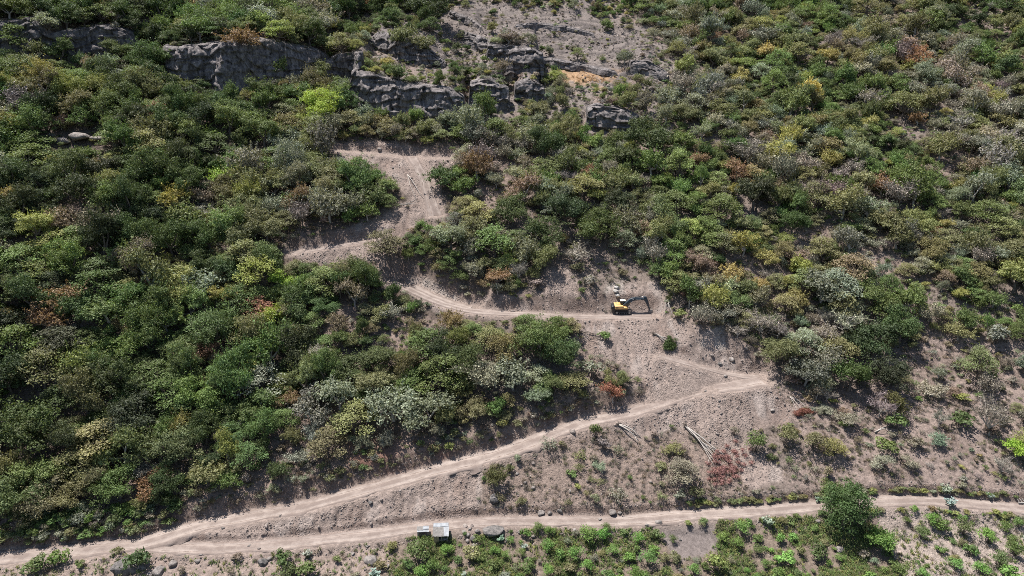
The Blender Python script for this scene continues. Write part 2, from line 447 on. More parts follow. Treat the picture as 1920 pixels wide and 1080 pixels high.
class MB:
    """collects geometry of one part"""
    def __init__(s):
        s.v, s.t, s.q, s.n, s.lv = [], [], [], 0, []
    def add(s, v, t=None, q=None, lv=None):
        v = np.asarray(v, float).reshape(-1, 3)
        if t is not None and len(t):
            s.t.append(np.asarray(t).reshape(-1, 3) + s.n)
        if q is not None and len(q):
            s.q.append(np.asarray(q).reshape(-1, 4) + s.n)
        s.v.append(v); s.n += len(v)
        s.lv.append(np.full(len(v), 0.5) if lv is None else np.asarray(lv))
    def arrays(s):
        return (np.concatenate(s.v) if s.v else np.zeros((0, 3)), np.concatenate(s.t) if s.t else None, np.concatenate(s.q) if s.q else None, np.concatenate(s.lv) if s.lv else np.zeros(0))
    def mesh(s, name, mat, smooth_sh=False):
        v, t, q, lv = s.arrays()
        return new_mesh(name, v, t, q, [mat], attrs={'lv': lv}, smooth_sh=smooth_sh)
    def box(s, c, size, rot=None, taper=1.0):
        x, y, z = size[0] / 2, size[1] / 2, size[2] / 2
        v = np.array([(-x, -y, -z), (x, -y, -z), (x, y, -z), (-x, y, -z), (-x * taper, -y * taper, z), (x * taper, -y * taper, z), (x * taper, y * taper, z), (-x * taper, y * taper, z)])
        if rot is not None:
            v = v @ np.array(Euler(rot).to_matrix()).T
        s.add(v + np.array(c), q=[(0, 3, 2, 1), (4, 5, 6, 7), (0, 1, 5, 4), (1, 2, 6, 5), (2, 3, 7, 6), (3, 0, 4, 7)])
    def prism(s, poly, y0, y1):
        """a polygon in x,z pushed from y0 to y1"""
        n = len(poly)
        v = [(x, y0, z) for x, z in poly] + [(x, y1, z) for x, z in poly]
        q = [(i, (i + 1) % n, n + (i + 1) % n, n + i) for i in range(n)]
        c0, c1 = np.mean([p[0] for p in poly]), np.mean([p[1] for p in poly])
        v += [(c0, y0, c1), (c0, y1, c1)]
        t = [((i + 1) % n, i, 2 * n) for i in range(n)] + [(n + i, n + (i + 1) % n, 2 * n + 1) for i in range(n)]
        s.add(v, t=t, q=q)
    def tube(s, pts, rad, k=6, caps=True):
        pts = np.asarray(pts, float); m = len(pts)
        rad = np.full(m, rad) if np.isscalar(rad) else np.asarray(rad, float)
        tang = np.gradient(pts, axis=0)
        tang /= np.linalg.norm(tang, axis=1)[:, None] + 1e-9
        ref = np.where(np.abs(tang[:, 2:3]) > 0.9, np.array([[1.0, 0, 0]]), np.array([[0, 0, 1.0]]))
        a = np.cross(tang, ref); a /= np.linalg.norm(a, axis=1)[:, None] + 1e-9
        b = np.cross(tang, a)
        th = np.linspace(0, 2 * np.pi, k, endpoint=False)
        v = pts[:, None, :] + rad[:, None, None] * (np.cos(th)[None, :, None] * a[:, None, :] + np.sin(th)[None, :, None] * b[:, None, :])
        q = [(i * k + j, i * k + (j + 1) % k, (i + 1) * k + (j + 1) % k, (i + 1) * k + j) for i in range(m - 1) for j in range(k)]
        v = v.reshape(-1, 3)
        t = []
        if caps:
            v = np.concatenate([v, pts[:1], pts[-1:]])
            t = [(j, m * k, (j + 1) % k) for j in range(k)] + [((m - 1) * k + j, (m - 1) * k + (j + 1) % k, m * k + 1) for j in range(k)]
        s.add(v, t=t, q=q)
    def cards(s, c, n, size, r, aspect=0.6, lv=None):
        """leaf sprays: folded four-cornered faces at c facing n"""
        c = np.asarray(c); m = len(c)
        n = n / (np.linalg.norm(n, axis=1)[:, None] + 1e-9)
        d = r.normal(size=(m, 3))
        a = d - (d * n).sum(1)[:, None] * n
        a /= np.linalg.norm(a, axis=1)[:, None] + 1e-9
        b = np.cross(n, a)
        sz = (size * r.uniform(0.65, 1.35, m))[:, None]
        w = aspect * r.uniform(0.7, 1.3, m)[:, None]
        v = np.stack([c - a * sz * 0.5, c + b * sz * w * 0.5 - n * sz * 0.12, c + a * sz * 0.5, c - b * sz * w * 0.5 - n * sz * 0.12], 1).reshape(-1, 3)
        i = np.arange(m)[:, None] * 4
        lv = r.uniform(0, 1, m) if lv is None else lv
        s.add(v, t=np.concatenate([i + np.array([[0, 1, 2]]), i + np.array([[0, 2, 3]])]), lv=np.repeat(lv, 4))
    def blades(s, base, tip, wid, r):
        base, tip = np.asarray(base), np.asarray(tip)
        m = len(base)
        d = tip - base
        side = np.cross(d, r.normal(size=(m, 3))); side /= np.linalg.norm(side, axis=1)[:, None] + 1e-9
        w = np.full(m, wid) if np.isscalar(wid) else wid
        v = np.stack([base - side * w[:, None] / 2, base + side * w[:, None] / 2, tip], 1).reshape(-1, 3)
        i = np.arange(m)[:, None] * 3
        s.add(v, t=i + np.array([[0, 1, 2]]), lv=np.repeat(r.uniform(0, 1, m), 3))

# ------------------------------------------------------------------ materials
def mat_new(name):
    m = bpy.data.materials.new(name)
    m.use_nodes = True
    nt = m.node_tree
    b = next(n for n in nt.nodes if n.type == 'BSDF_PRINCIPLED')
    return m, nt, b

def N(nt, t, **kw):
    n = nt.nodes.new(t)
    for k, v in kw.items():
        if k.startswith('i_'):
            n.inputs[int(k[2:])].default_value = v
        else:
            setattr(n, k, v)
    return n

def mathn(nt, op, a, b=None):
    n = nt.nodes.new('ShaderNodeMath'); n.operation = op
    for i, v in enumerate((a, b)):
        if v is None: continue
        if isinstance(v, (int, float)): n.inputs[i].default_value = v
        else: nt.links.new(v, n.inputs[i])
    return n.outputs[0]

def mixc(nt, fac, a, b, blend='MIX'):
    n = nt.nodes.new('ShaderNodeMix'); n.data_type = 'RGBA'; n.blend_type = blend
    for i, v in ((0, fac), (6, a), (7, b)):
        if isinstance(v, (int, float)): n.inputs[i].default_value = v
        elif isinstance(v, tuple): n.inputs[i].default_value = v if len(v) == 4 else v + (1,)
        else: nt.links.new(v, n.inputs[i])
    return n.outputs[2]

def mapr(nt, v, a, b, c, d):
    n = nt.nodes.new('ShaderNodeMapRange')
    nt.links.new(v, n.inputs[0])
    for i, x in enumerate((a, b, c, d)): n.inputs[i + 1].default_value = x
    return n.outputs[0]

def noise(nt, scale, detail=4, rough=0.6, vec=None):
    n = N(nt, 'ShaderNodeTexNoise')
    n.inputs['Scale'].default_value = scale; n.inputs['Detail'].default_value = detail; n.inputs['Roughness'].default_value = rough
    if vec is not None: nt.links.new(vec, n.inputs['Vector'])
    return n.outputs[0]

def geo_pos(nt):
    return N(nt, 'ShaderNodeNewGeometry').outputs['Position']

def plain(name, rgb, rough=0.7, metal=0.0, var=0.25, scale=3.0, spec=0.3, bump=0.0):
    m, nt, b = mat_new(name)
    co = N(nt, 'ShaderNodeTexCoord').outputs['Object']
    f = noise(nt, scale, 5, 0.65, co)
    c = mixc(nt, mapr(nt, f, 0.3, 0.7, 0, 1), tuple(max(0, x * (1 - var)) for x in rgb), tuple(min(1, x * (1 + var)) for x in rgb))
    nt.links.new(c, b.inputs['Base Color'])
    b.inputs['Roughness'].default_value = rough; b.inputs['Metallic'].default_value = metal
    b.inputs['Specular IOR Level'].default_value = spec
    if bump:
        bn = N(nt, 'ShaderNodeBump'); bn.inputs['Strength'].default_value = bump; bn.inputs['Distance'].default_value = 0.05
        nt.links.new(noise(nt, scale * 4, 5, 0.7, co), bn.inputs['Height']); nt.links.new(bn.outputs[0], b.inputs['Normal'])
    return m

def make_leaf(name, transl=0.3):
    m, nt, b = mat_new(name)
    ti = N(nt, 'ShaderNodeAttribute', attribute_type='INSTANCER', attribute_name='tint')
    lv = N(nt, 'ShaderNodeAttribute', attribute_type='GEOMETRY', attribute_name='lv').outputs['Fac']
    hs = N(nt, 'ShaderNodeHueSaturation')
    nt.links.new(mapr(nt, lv, 0, 1, 0.485, 0.512), hs.inputs['Hue'])
    nt.links.new(mapr(nt, lv, 0, 1, 0.62, 1.4), hs.inputs['Value'])
    nt.links.new(ti.outputs['Color'], hs.inputs['Color'])
    nt.links.new(hs.outputs[0], b.inputs['Base Color'])
    b.inputs['Roughness'].default_value = 0.55; b.inputs['Specular IOR Level'].default_value = 0.25
    tr = N(nt, 'ShaderNodeBsdfTranslucent')
    nt.links.new(mixc(nt, 1.0, hs.outputs[0], (1.0, 1.0, 0.6), 'MULTIPLY'), tr.inputs[0])
    mx = N(nt, 'ShaderNodeMixShader'); mx.inputs[0].default_value = transl
    nt.links.new(b.outputs[0], mx.inputs[1]); nt.links.new(tr.outputs[0], mx.inputs[2])
    out = next(n for n in nt.nodes if n.type == 'OUTPUT_MATERIAL')
    nt.links.new(mx.outputs[0], out.inputs[0])
    return m

LEAF = make_leaf('leaf')
TWIG = make_leaf('twig', 0.0)
BARK = plain('bark', (0.17, 0.14, 0.12), 0.9, var=0.4, scale=6)
PALEBARK = plain('pale_bark', (0.42, 0.385, 0.35), 0.85, var=0.3, scale=5)

# ground: colour of the soil per vertex, fine stones and grit in the material
def make_ground():
    m, nt, b = mat_new('soil')
    ca = N(nt, 'ShaderNodeAttribute', attribute_name='soil').outputs['Color']
    st = N(nt, 'ShaderNodeAttribute', attribute_name='stony').outputs['Fac']
    P = geo_pos(nt)
    n1 = noise(nt, 0.9, 6, 0.7, P)
    n2 = noise(nt, 6.0, 4, 0.7, P)
    vo = N(nt, 'ShaderNodeTexVoronoi'); vo.inputs['Scale'].default_value = 2.6; nt.links.new(P, vo.inputs['Vector'])
    cellc = N(nt, 'ShaderNodeSeparateColor'); nt.links.new(vo.outputs['Color'], cellc.inputs[0])
    k = mathn(nt, 'MULTIPLY', mapr(nt, n1, 0.3, 0.7, 0.82, 1.18), mapr(nt, n2, 0.3, 0.7, 0.8, 1.2))
    kst = mapr(nt, cellc.outputs[0], 0, 1, 0.80, 1.20)
    k = mathn(nt, 'MULTIPLY', k, kst)
    hs = N(nt, 'ShaderNodeHueSaturation'); nt.links.new(k, hs.inputs['Value']); nt.links.new(ca, hs.inputs['Color'])
    nt.links.new(hs.outputs[0], b.inputs['Base Color'])
    b.inputs['Roughness'].default_value = 0.95; b.inputs['Specular IOR Level'].default_value = 0.15
    hgt = mathn(nt, 'ADD', mathn(nt, 'MULTIPLY', mathn(nt, 'MULTIPLY', mapr(nt, vo.outputs['Distance'], 0, 0.5, 1, 0), st), 0.20), mathn(nt, 'MULTIPLY', n2, 0.20))
    bn = N(nt, 'ShaderNodeBump'); bn.inputs['Strength'].default_value = 0.9; bn.inputs['Distance'].default_value = 1.0
    nt.links.new(hgt, bn.inputs['Height']); nt.links.new(bn.outputs[0], b.inputs['Normal'])
    return m
SOIL = make_ground()

def make_road():
    m, nt, b = mat_new('road_dirt')
    tr = N(nt, 'ShaderNodeAttribute', attribute_name='lv').outputs['Fac']      # 1 in the wheel tracks
    P = geo_pos(nt)
    n1 = noise(nt, 0.5, 5, 0.65, P); n2 = noise(nt, 5, 4, 0.7, P)
    f = mathn(nt, 'ADD', mathn(nt, 'MULTIPLY', tr, 0.75), mapr(nt, n1, 0.35, 0.65, -0.3, 0.35))
    c = mixc(nt, f, (0.215, 0.172, 0.152), (0.375, 0.316, 0.281))
    c = mixc(nt, 1.0, c, mixc(nt, n2, (0.72, 0.72, 0.72), (1.25, 1.25, 1.25)), 'MULTIPLY')
    nt.links.new(c, b.inputs['Base Color'])
    b.inputs['Roughness'].default_value = 0.95; b.inputs['Specular IOR Level'].default_value = 0.1
    bn = N(nt, 'ShaderNodeBump'); bn.inputs['Strength'].default_value = 0.7; bn.inputs['Distance'].default_value = 0.12
    nt.links.new(n2, bn.inputs['Height']); nt.links.new(bn.outputs[0], b.inputs['Normal'])
    return m
ROADM = make_road()

def make_rock(name, dark, light, scale=0.5):
    m, nt, b = mat_new(name)
    P = geo_pos(nt)
    n1 = noise(nt, scale, 7, 0.68, P); n2 = noise(nt, scale * 7, 5, 0.7, P)
    sp = N(nt, 'ShaderNodeMapping'); sp.inputs['Scale'].default_value = (1.2, 1.2, 0.12); nt.links.new(P, sp.inputs[0])
    n3 = noise(nt, scale * 2.2, 4, 0.6, sp.outputs[0])                          # run-off streaks
    f = mathn(nt, 'ADD', mapr(nt, n1, 0.3, 0.7, 0, 0.8), mapr(nt, n3, 0.4, 0.65, -0.3, 0.35))
    f = mathn(nt, 'ADD', f, mapr(nt, n2, 0.35, 0.65, -0.2, 0.2))
    c = mixc(nt, f, dark, light)
    nt.links.new(c, b.inputs['Base Color'])
    b.inputs['Roughness'].default_value = 0.9; b.inputs['Specular IOR Level'].default_value = 0.2
    bn = N(nt, 'ShaderNodeBump'); bn.inputs['Strength'].default_value = 0.9; bn.inputs['Distance'].default_value = 0.25
    nt.links.new(mathn(nt, 'ADD', n2, n1), bn.inputs['Height']); nt.links.new(bn.outputs[0], b.inputs['Normal'])
    return m
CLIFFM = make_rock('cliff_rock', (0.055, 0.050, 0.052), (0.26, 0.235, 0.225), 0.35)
MIDROCK = make_rock('bluff_rock', (0.085, 0.076, 0.075), (0.34, 0.305, 0.295), 0.45)
PALEROCK = make_rock('pale_rock', (0.17, 0.148, 0.138), (0.40, 0.36, 0.33), 0.7)
GREYROCK = make_rock('grey_rock', (0.10, 0.095, 0.092), (0.30, 0.275, 0.26), 0.8)
STONE = make_rock('stone', (0.20, 0.165, 0.15), (0.46, 0.395, 0.355), 0.9)

# ------------------------------------------------------------------ the hillside mesh
NYR = 620
q = np.linspace(0, 1, NYR)
ty = 74 + (330 - 74) * (0.62 * q + 0.38 * q ** 2.2)
ty = np.concatenate([ty, np.arange(332, 428, 3.0)])
NXC = 940
tu = np.linspace(-1, 1, NXC)
tu = 0.92 * tu + 0.08 * tu ** 3
TX = tu[None, :] * (62 + 0.66 * ty[:, None])
TX = np.clip(TX, -279, 279)
TY = np.repeat(ty[:, None], NXC, 1)
TZ = sampz(TX, TY)
U, V, DEP = project(TX, TY, TZ)
V0 = V
ju = (14 + 26 * (V0 < 260)) * fbm2(TX / 5, TY / 5, 3, 5); jv = (9 + 16 * (V0 < 260)) * fbm2(TX / 5 + 40, TY / 5, 3, 6)
L = {k: look(M[k], U + ju, V + jv) for k in M}
rd = sampz(TX, TY, ROADD)
det = 0.16 * fbm2(TX / 1.6, TY / 1.6, 3, 51) + 0.07 * fbm2(TX / 0.55, TY / 0.55, 2, 52)
d1, d2, cid = worley3(TX / 1.1, TY / 1.1, np.zeros_like(TX) + 0.5, 9)
clod = (0.5 - d1) * 0.28 * sstep(-0.2, 0.4, fbm2(TX / 9, TY / 9, 3, 61))
gul = 0.42 * fbm2(TX / 1.3 + 0.3 * fbm2(TX / 6, TY / 6, 2, 3), TY / 11, 3, 71) * L['scree']   # run-off grooves down the scree
away = sstep(0.2, 1.2, rd)
soft = 1 - 0.75 * L['dump']
TZ = TZ + away * soft * (det * 1.3 + clod * (0.5 + 1.1 * L['scree'] + 0.7 * L['sparse'] + 1.2 * sstep(5, 1, rd)) + gul) - 0.06 * (rd < 0.1)
# terraced bedrock on the bare slope near the top
ter = TY * 0.22 + 2.2 * fbm2(TX / 16, TY / 8, 3, 81)
TZ = TZ + L['rocky'] * 1.1 * (sstep(0.0, 0.30, ter - np.floor(ter)) - (ter - np.floor(ter)))
# soil colours
def cmix(C, c, w):
    return C + (np.array(c)[None, None, :] - C) * np.clip(w, 0, 1)[..., None]
C = np.zeros(TX.shape + (3,)) + np.array([0.110, 0.088, 0.074])
lit = fbm2(TX / 7, TY / 7, 4, 91)
C = cmix(C, (0.118, 0.088, 0.073), sstep(0.0, 0.4, lit) * 0.8)
C = cmix(C, (0.225, 0.182, 0.158), sstep(750, 1150, U) * 0.75 * (V < 960))
C = cmix(C, (0.215, 0.185, 0.170), L['bluff'] * 0.8)
C = cmix(C, (0.231, 0.178, 0.153), sstep(0.05, 0.45, -lit) * 0.8)
C = cmix(C, (0.244, 0.187, 0.159), L['sparse'] * 0.8)
C = cmix(C, (0.244, 0.130, 0.096), L['red'] * 0.75 * (0.6 + lit))
C = cmix(C, (0.200, 0.170, 0.155), L['rocky'])
C = cmix(C, (0.138, 0.118, 0.111), L['rocky'] * sstep(0.0, 0.3, fbm2(TX / 14, TY / 3, 4, 17)) * 0.8)
C = cmix(C, (0.264, 0.206, 0.180), L['dry'] * 0.9)
C = cmix(C, (0.171, 0.130, 0.111), L['dry'] * sstep(0.05, 0.35, fbm2(TX / 5, TY / 5, 4, 19)) * 0.7)
C = cmix(C, (0.235, 0.181, 0.153), L['midlow'] * 0.9)
C = cmix(C, (0.325, 0.268, 0.234), L['pink'])
C = cmix(C, (0.268, 0.211, 0.182), L['lowleft'])
C = cmix(C, (0.194, 0.154, 0.123), L['green'] * 0.9)
C = cmix(C, (0.272, 0.217, 0.190), L['scree'])
C = cmix(C, (0.215, 0.169, 0.147), L['scree'] * sstep(-0.1, 0.35, fbm2(TX / 1.7, TY / 16, 4, 29)) * 0.9)
C = cmix(C, (0.357, 0.236, 0.142), L['straw'])
C = cmix(C, (0.422, 0.374, 0.333), L['pale'] * 0.8)
C = cmix(C, (0.191, 0.161, 0.150), L['dump'])
fan = fbm2(TX / 6, TY / 15, 4, 131)
C = cmix(C, (0.30, 0.238, 0.208), L['scree'] * sstep(0.05, 0.3, fan) * 0.75)
C = cmix(C, (0.215, 0.160, 0.135), L['scree'] * sstep(0.12, 0.4, -fan) * 0.6)
C = cmix(C, (0.345, 0.295, 0.268), L['scree'] * sstep(0.25, 0.45, fbm2(TX / 3, TY / 8, 3, 137)) * 0.6)
slope = np.abs(np.gradient(sampz(TX, TY), axis=0) / np.gradient(TY, axis=0))
C = cmix(C, (0.171, 0.124, 0.103), sstep(0.95, 1.4, slope) * 0.7 * (V > 230))    # freshly cut, redder earth
C = cmix(C, (0.276, 0.220, 0.191), sstep(1.6, 0.1, rd) * (slope < 0.9) * 0.8)
rib = sstep(-0.15, 0.25, fbm2(TX / 5, TY / 12, 3, 611))
stony = np.clip(0.25 + (0.15 + 0.75 * rib) * L['scree'] + 0.4 * L['midlow'] + 0.4 * L['pink'], 0, 1) * (1 - L['dump'])
nr, nc = TX.shape
idx = np.arange(nr * nc).reshape(nr, nc)
Q = np.stack([idx[:-1, :-1], idx[:-1, 1:], idx[1:, 1:], idx[1:, :-1]], -1).reshape(-1, 4)
hill_me = new_mesh('hillside', np.stack([TX, TY, TZ], -1).reshape(-1, 3), quads=Q, mats=[SOIL], attrs={'soil': C.reshape(-1, 3), 'stony': stony.ravel()}, smooth_sh=True)
link('hillside', hill_me, kind='structure', label='steep stony hillside of pinkish grey soil')
_fy = np.interp
def ground(x, y):
    """height of the built hillside mesh"""
    x = np.atleast_1d(np.asarray(x, float)); y = np.atleast_1d(np.asarray(y, float))
    fi = np.clip(np.interp(y, ty, np.arange(len(ty))), 0, len(ty) - 1.001)
    i = fi.astype(int); f = fi - i
    def row(k):
        tt = np.clip(x / (62 + 0.66 * ty[k]), -1, 1)
        fj = np.clip(np.interp(tt, tu, np.arange(NXC)), 0, NXC - 1.001)
        j = fj.astype(int); g = fj - j
        return TZ[k, j] * (1 - g) + TZ[k, j + 1] * g
    return row(i) * (1 - f) + row(i + 1) * f

# ------------------------------------------------------------------ road surfaces
def ribbon(name, P, w, label, amp=1.0, flare=0.0):
    P = P + np.array([0, 0, 0.03 * (1 - amp)])
    n = len(P)
    tang = np.gradient(P[:, :2], axis=0); tang /= np.linalg.norm(tang, axis=1)[:, None] + 1e-9
    nor = np.stack([-tang[:, 1], tang[:, 0]], -1)
    offs = np.array([-1.22, -1.1, -1.0, -0.8, -0.62, -0.5, -0.38, -0.2, 0, 0.2, 0.38, 0.5, 0.62, 0.8, 1.0, 1.1, 1.22])
    s = np.arange(n) * 0.5
    wob = w * (1 + 0.30 * fbm2(s / 5, s * 0, 4, 5)[:, None])
    wob = wob * (1 + flare * sstep(n - 34, n - 10, np.arange(n)))[:, None]
    v = np.zeros((n, len(offs), 3)); lv = np.zeros((n, len(offs)))
    for j, o in enumerate(offs):
        edge = 1 + (0.22 * fbm2(s / 1.8, s * 0 + j, 3, 15 + j) if abs(o) > 0.9 else 0)
        off = o * wob[:, 0] * edge
        v[:, j, :2] = P[:, :2] + nor * off[:, None]
        rut = -0.13 * math.exp(-((abs(o) - 0.5) / 0.13) ** 2)
        v[:, j, 2] = P[:, 2] + 0.05 + rut * amp - 0.75 * max(0, abs(o) - 0.95) / 0.27 + 0.04 * fbm2(s / 1.2, s * 0 + o * 3, 3, 33)
        t = math.exp(-((abs(o) - 0.5) / 0.19) ** 2)
        lv[:, j] = np.clip(t + 0.55 * fbm2(s / 7, s * 0 + o * 2, 3, 44) + 0.08, 0, 1) * (0.1 if abs(o) > 0.95 else 1)
    idx = np.arange(n * len(offs)).reshape(n, -1)
    q = np.stack([idx[:-1, :-1], idx[:-1, 1:], idx[1:, 1:], idx[1:, :-1]], -1).reshape(-1, 4)[:, ::-1]
    me = new_mesh(name, v.reshape(-1, 3), quads=q, mats=[ROADM], attrs={'lv': lv.ravel()}, smooth_sh=True)
    link(name, me, kind='structure', label=label)

ribbon('dirt_road', P_low, 2.25, 'long pale dirt road climbing to the hairpin', flare=0.5)
ribbon('dirt_track', P_bottom, 1.8, 'pale dirt track along the foot of the slope')
ribbon('dirt_track', P_back, 1.1, 'short faint track leaving the hairpin uphill')
ribbon('dirt_road', P_dig, 1.7, 'level bench road ending at the excavator')
ribbon('dirt_track', P_wide, 2.6, 'wide rough left end of the bench road', 0.4)
ribbon('dirt_track', P_bend, 1.3, 'small cleared road bend in the forest')
ribbon('dirt_track', P_top, 1.8, 'steep earth ramp below the top clearing')

# ------------------------------------------------------------------ cliffs and rocks
def ridged(x, y, z, s):
    return 1 - np.abs(2 * vn3(x, y, z, s) - 1)

for ci, (nm, cb, hc, lab) in enumerate(cliff_geo):
    L_ = np.linalg.norm(cb[-1, :2] - cb[0, :2])
    nu = int(np.clip(L_ / 0.26, 40, 260))
    t = np.linspace(0, 1, nu)
    ti = np.linspace(0, 1, len(cb))
    bx_, by_, bz_ = [np.interp(t, ti, cb[:, k]) for k in range(3)]
    h = np.interp(t, ti, hc)
    taper = sstep(0, 0.06, t) * sstep(1, 0.94, t)
    if cb[0, 0] < -100 and ci == 0:
        taper = sstep(1, 0.94, t)
    h = h * taper + 0.1
    nv = 60
    s = np.linspace(-0.18, 1.0, 46)
    back = np.linspace(0.04, 1, nv - 46)
    v = np.zeros((nu, nv, 3))
    for j in range(nv):
        if j < 46:
            off = 0.22 * h * np.clip(s[j], -1, 1) - 0.9
            zz = bz_ + h * s[j]
            if s[j] > 0.85:
                off = off + 0.6 * (s[j] - 0.85) / 0.15
                zz = zz - 0.1 * h * 0
        else:
            b = back[j - 46]
            off = 0.22 * h - 0.3 + b * (1.2 + 0.55 * h)
            zz = bz_ + h + 0.30 * taper - 0.9 * b ** 2 + 0.26 * b * (1.2 + 0.55 * h)
        v[:, j] = np.stack([bx_, by_ + off, zz], -1)
    X, Y, Zc = v[..., 0], v[..., 1], v[..., 2]
    sx = 3.4
    w1, w2, cid = worley3(X / sx + 0.2 * Zc / sx, Y / sx, Zc / (sx * 1.9) + 7 * ci, 100 + ci)
    w3, w4, cid2 = worley3(X / 1.2, Y / 1.2, Zc / 1.6, 140 + ci)
    crack = sstep(0.0, 0.12, w2 - w1)
    lay = sstep(0.25, 0.75, ridged(X / 9, Y / 9, Zc / 1.5, 8))
    stp = Zc / 3.6 + 1.6 * fbm3(X / 9, Y / 9, Zc / 9, 3, 3 + ci)
    push = -(stp - np.floor(stp)) * 1.1 + 0.55 + (cid - 0.5) * 2.0 + 1.3 * fbm3(X / 11, Y / 11, Zc / 11, 2, 60 + ci) + (cid2 - 0.5) * 0.18 + fbm3(X / 5, Y / 5, Zc / 5, 4, 7) * 1.1 - (1 - crack) * 0.22 + (lay - 0.5) * 0.8 + fbm3(X / 1.6, Y / 1.6, Zc / 0.7, 3, 17) * 0.4
    prof = np.concatenate([np.ones(46), np.linspace(0.6, 0.15, nv - 46)])
    push = push * prof[None, :] * (0.25 + 0.75 * taper[:, None]) * np.clip(h / 6, 0.25, 1)[:, None]
    v[..., 1] -= push
    v[..., 2] += push * np.concatenate([np.linspace(0, 0.1, 46), np.full(nv - 46, 0.35)])[None, :]
    v[..., 0] += fbm3(X / 3, Y / 3, Zc / 3, 3, 21) * 0.5
    idx = np.arange(nu * nv).reshape(nu, nv)
    qd = np.stack([idx[:-1, :-1], idx[1:, :-1], idx[1:, 1:], idx[:-1, 1:]], -1).reshape(-1, 4)
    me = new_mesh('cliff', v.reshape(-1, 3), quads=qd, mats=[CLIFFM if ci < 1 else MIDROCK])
    link('cliff', me, label=lab, category='cliff', group='rock cliffs on the upper hillside')

_bk = {}
def rock_mesh(kind, mat, sub=3):
    key = (kind, mat.name)
    if key in _bk: return _bk[key]
    import bmesh
    bm = bmesh.new(); bmesh.ops.create_icosphere(bm, subdivisions=sub, radius=1.0)
    v = np.array([q.co[:] for q in bm.verts]); f = np.array([[a.index for a in p.verts] for p in bm.faces]); bm.free()
    r = np.random.default_rng(500 + kind)
    sc = np.array([1.0, r.uniform(0.6, 0.95), r.uniform(0.5, 0.8)])
    for _ in range(9):                           # chip flat facets off
        n = r.normal(size=3); n /= np.linalg.norm(n)
        dd = v @ n; lim = r.uniform(0.55, 0.85)
        v = v - np.maximum(dd - lim, 0)[:, None] * n[None, :]
    v = v * (1 + 0.10 * fbm3(v[:, 0] * 2.2 + kind, v[:, 1] * 2.2, v[:, 2] * 2.2, 3, kind))[:, None] * sc
    v[:, 2] += 0.22
    _bk[key] = new_mesh('rock', v, tris=f, mats=[mat])
    return _bk[key]

def boulder(px, py, wpx, label, mat=None, flat=1.0, group='boulders along the tracks', name='boulder'):
    p = at(px, py)
    _, _, dep = project(p.x, p.y, p.z)
    r = wpx * dep / FPX / 2
    k = random.randrange(7)
    o = link(name, rock_mesh(k, mat or PALEROCK), label=label, category='boulder', group=group)
    o.location = (p.x, p.y, ground(p.x, p.y)[0] - 0.05 * r)
    o.rotation_euler = (random.uniform(-.2, .2), random.uniform(-.2, .2), random.uniform(0, 6.28))
    o.scale = (r, r * random.uniform(0.85, 1.1), r * flat * random.uniform(0.85, 1.1))
    return o

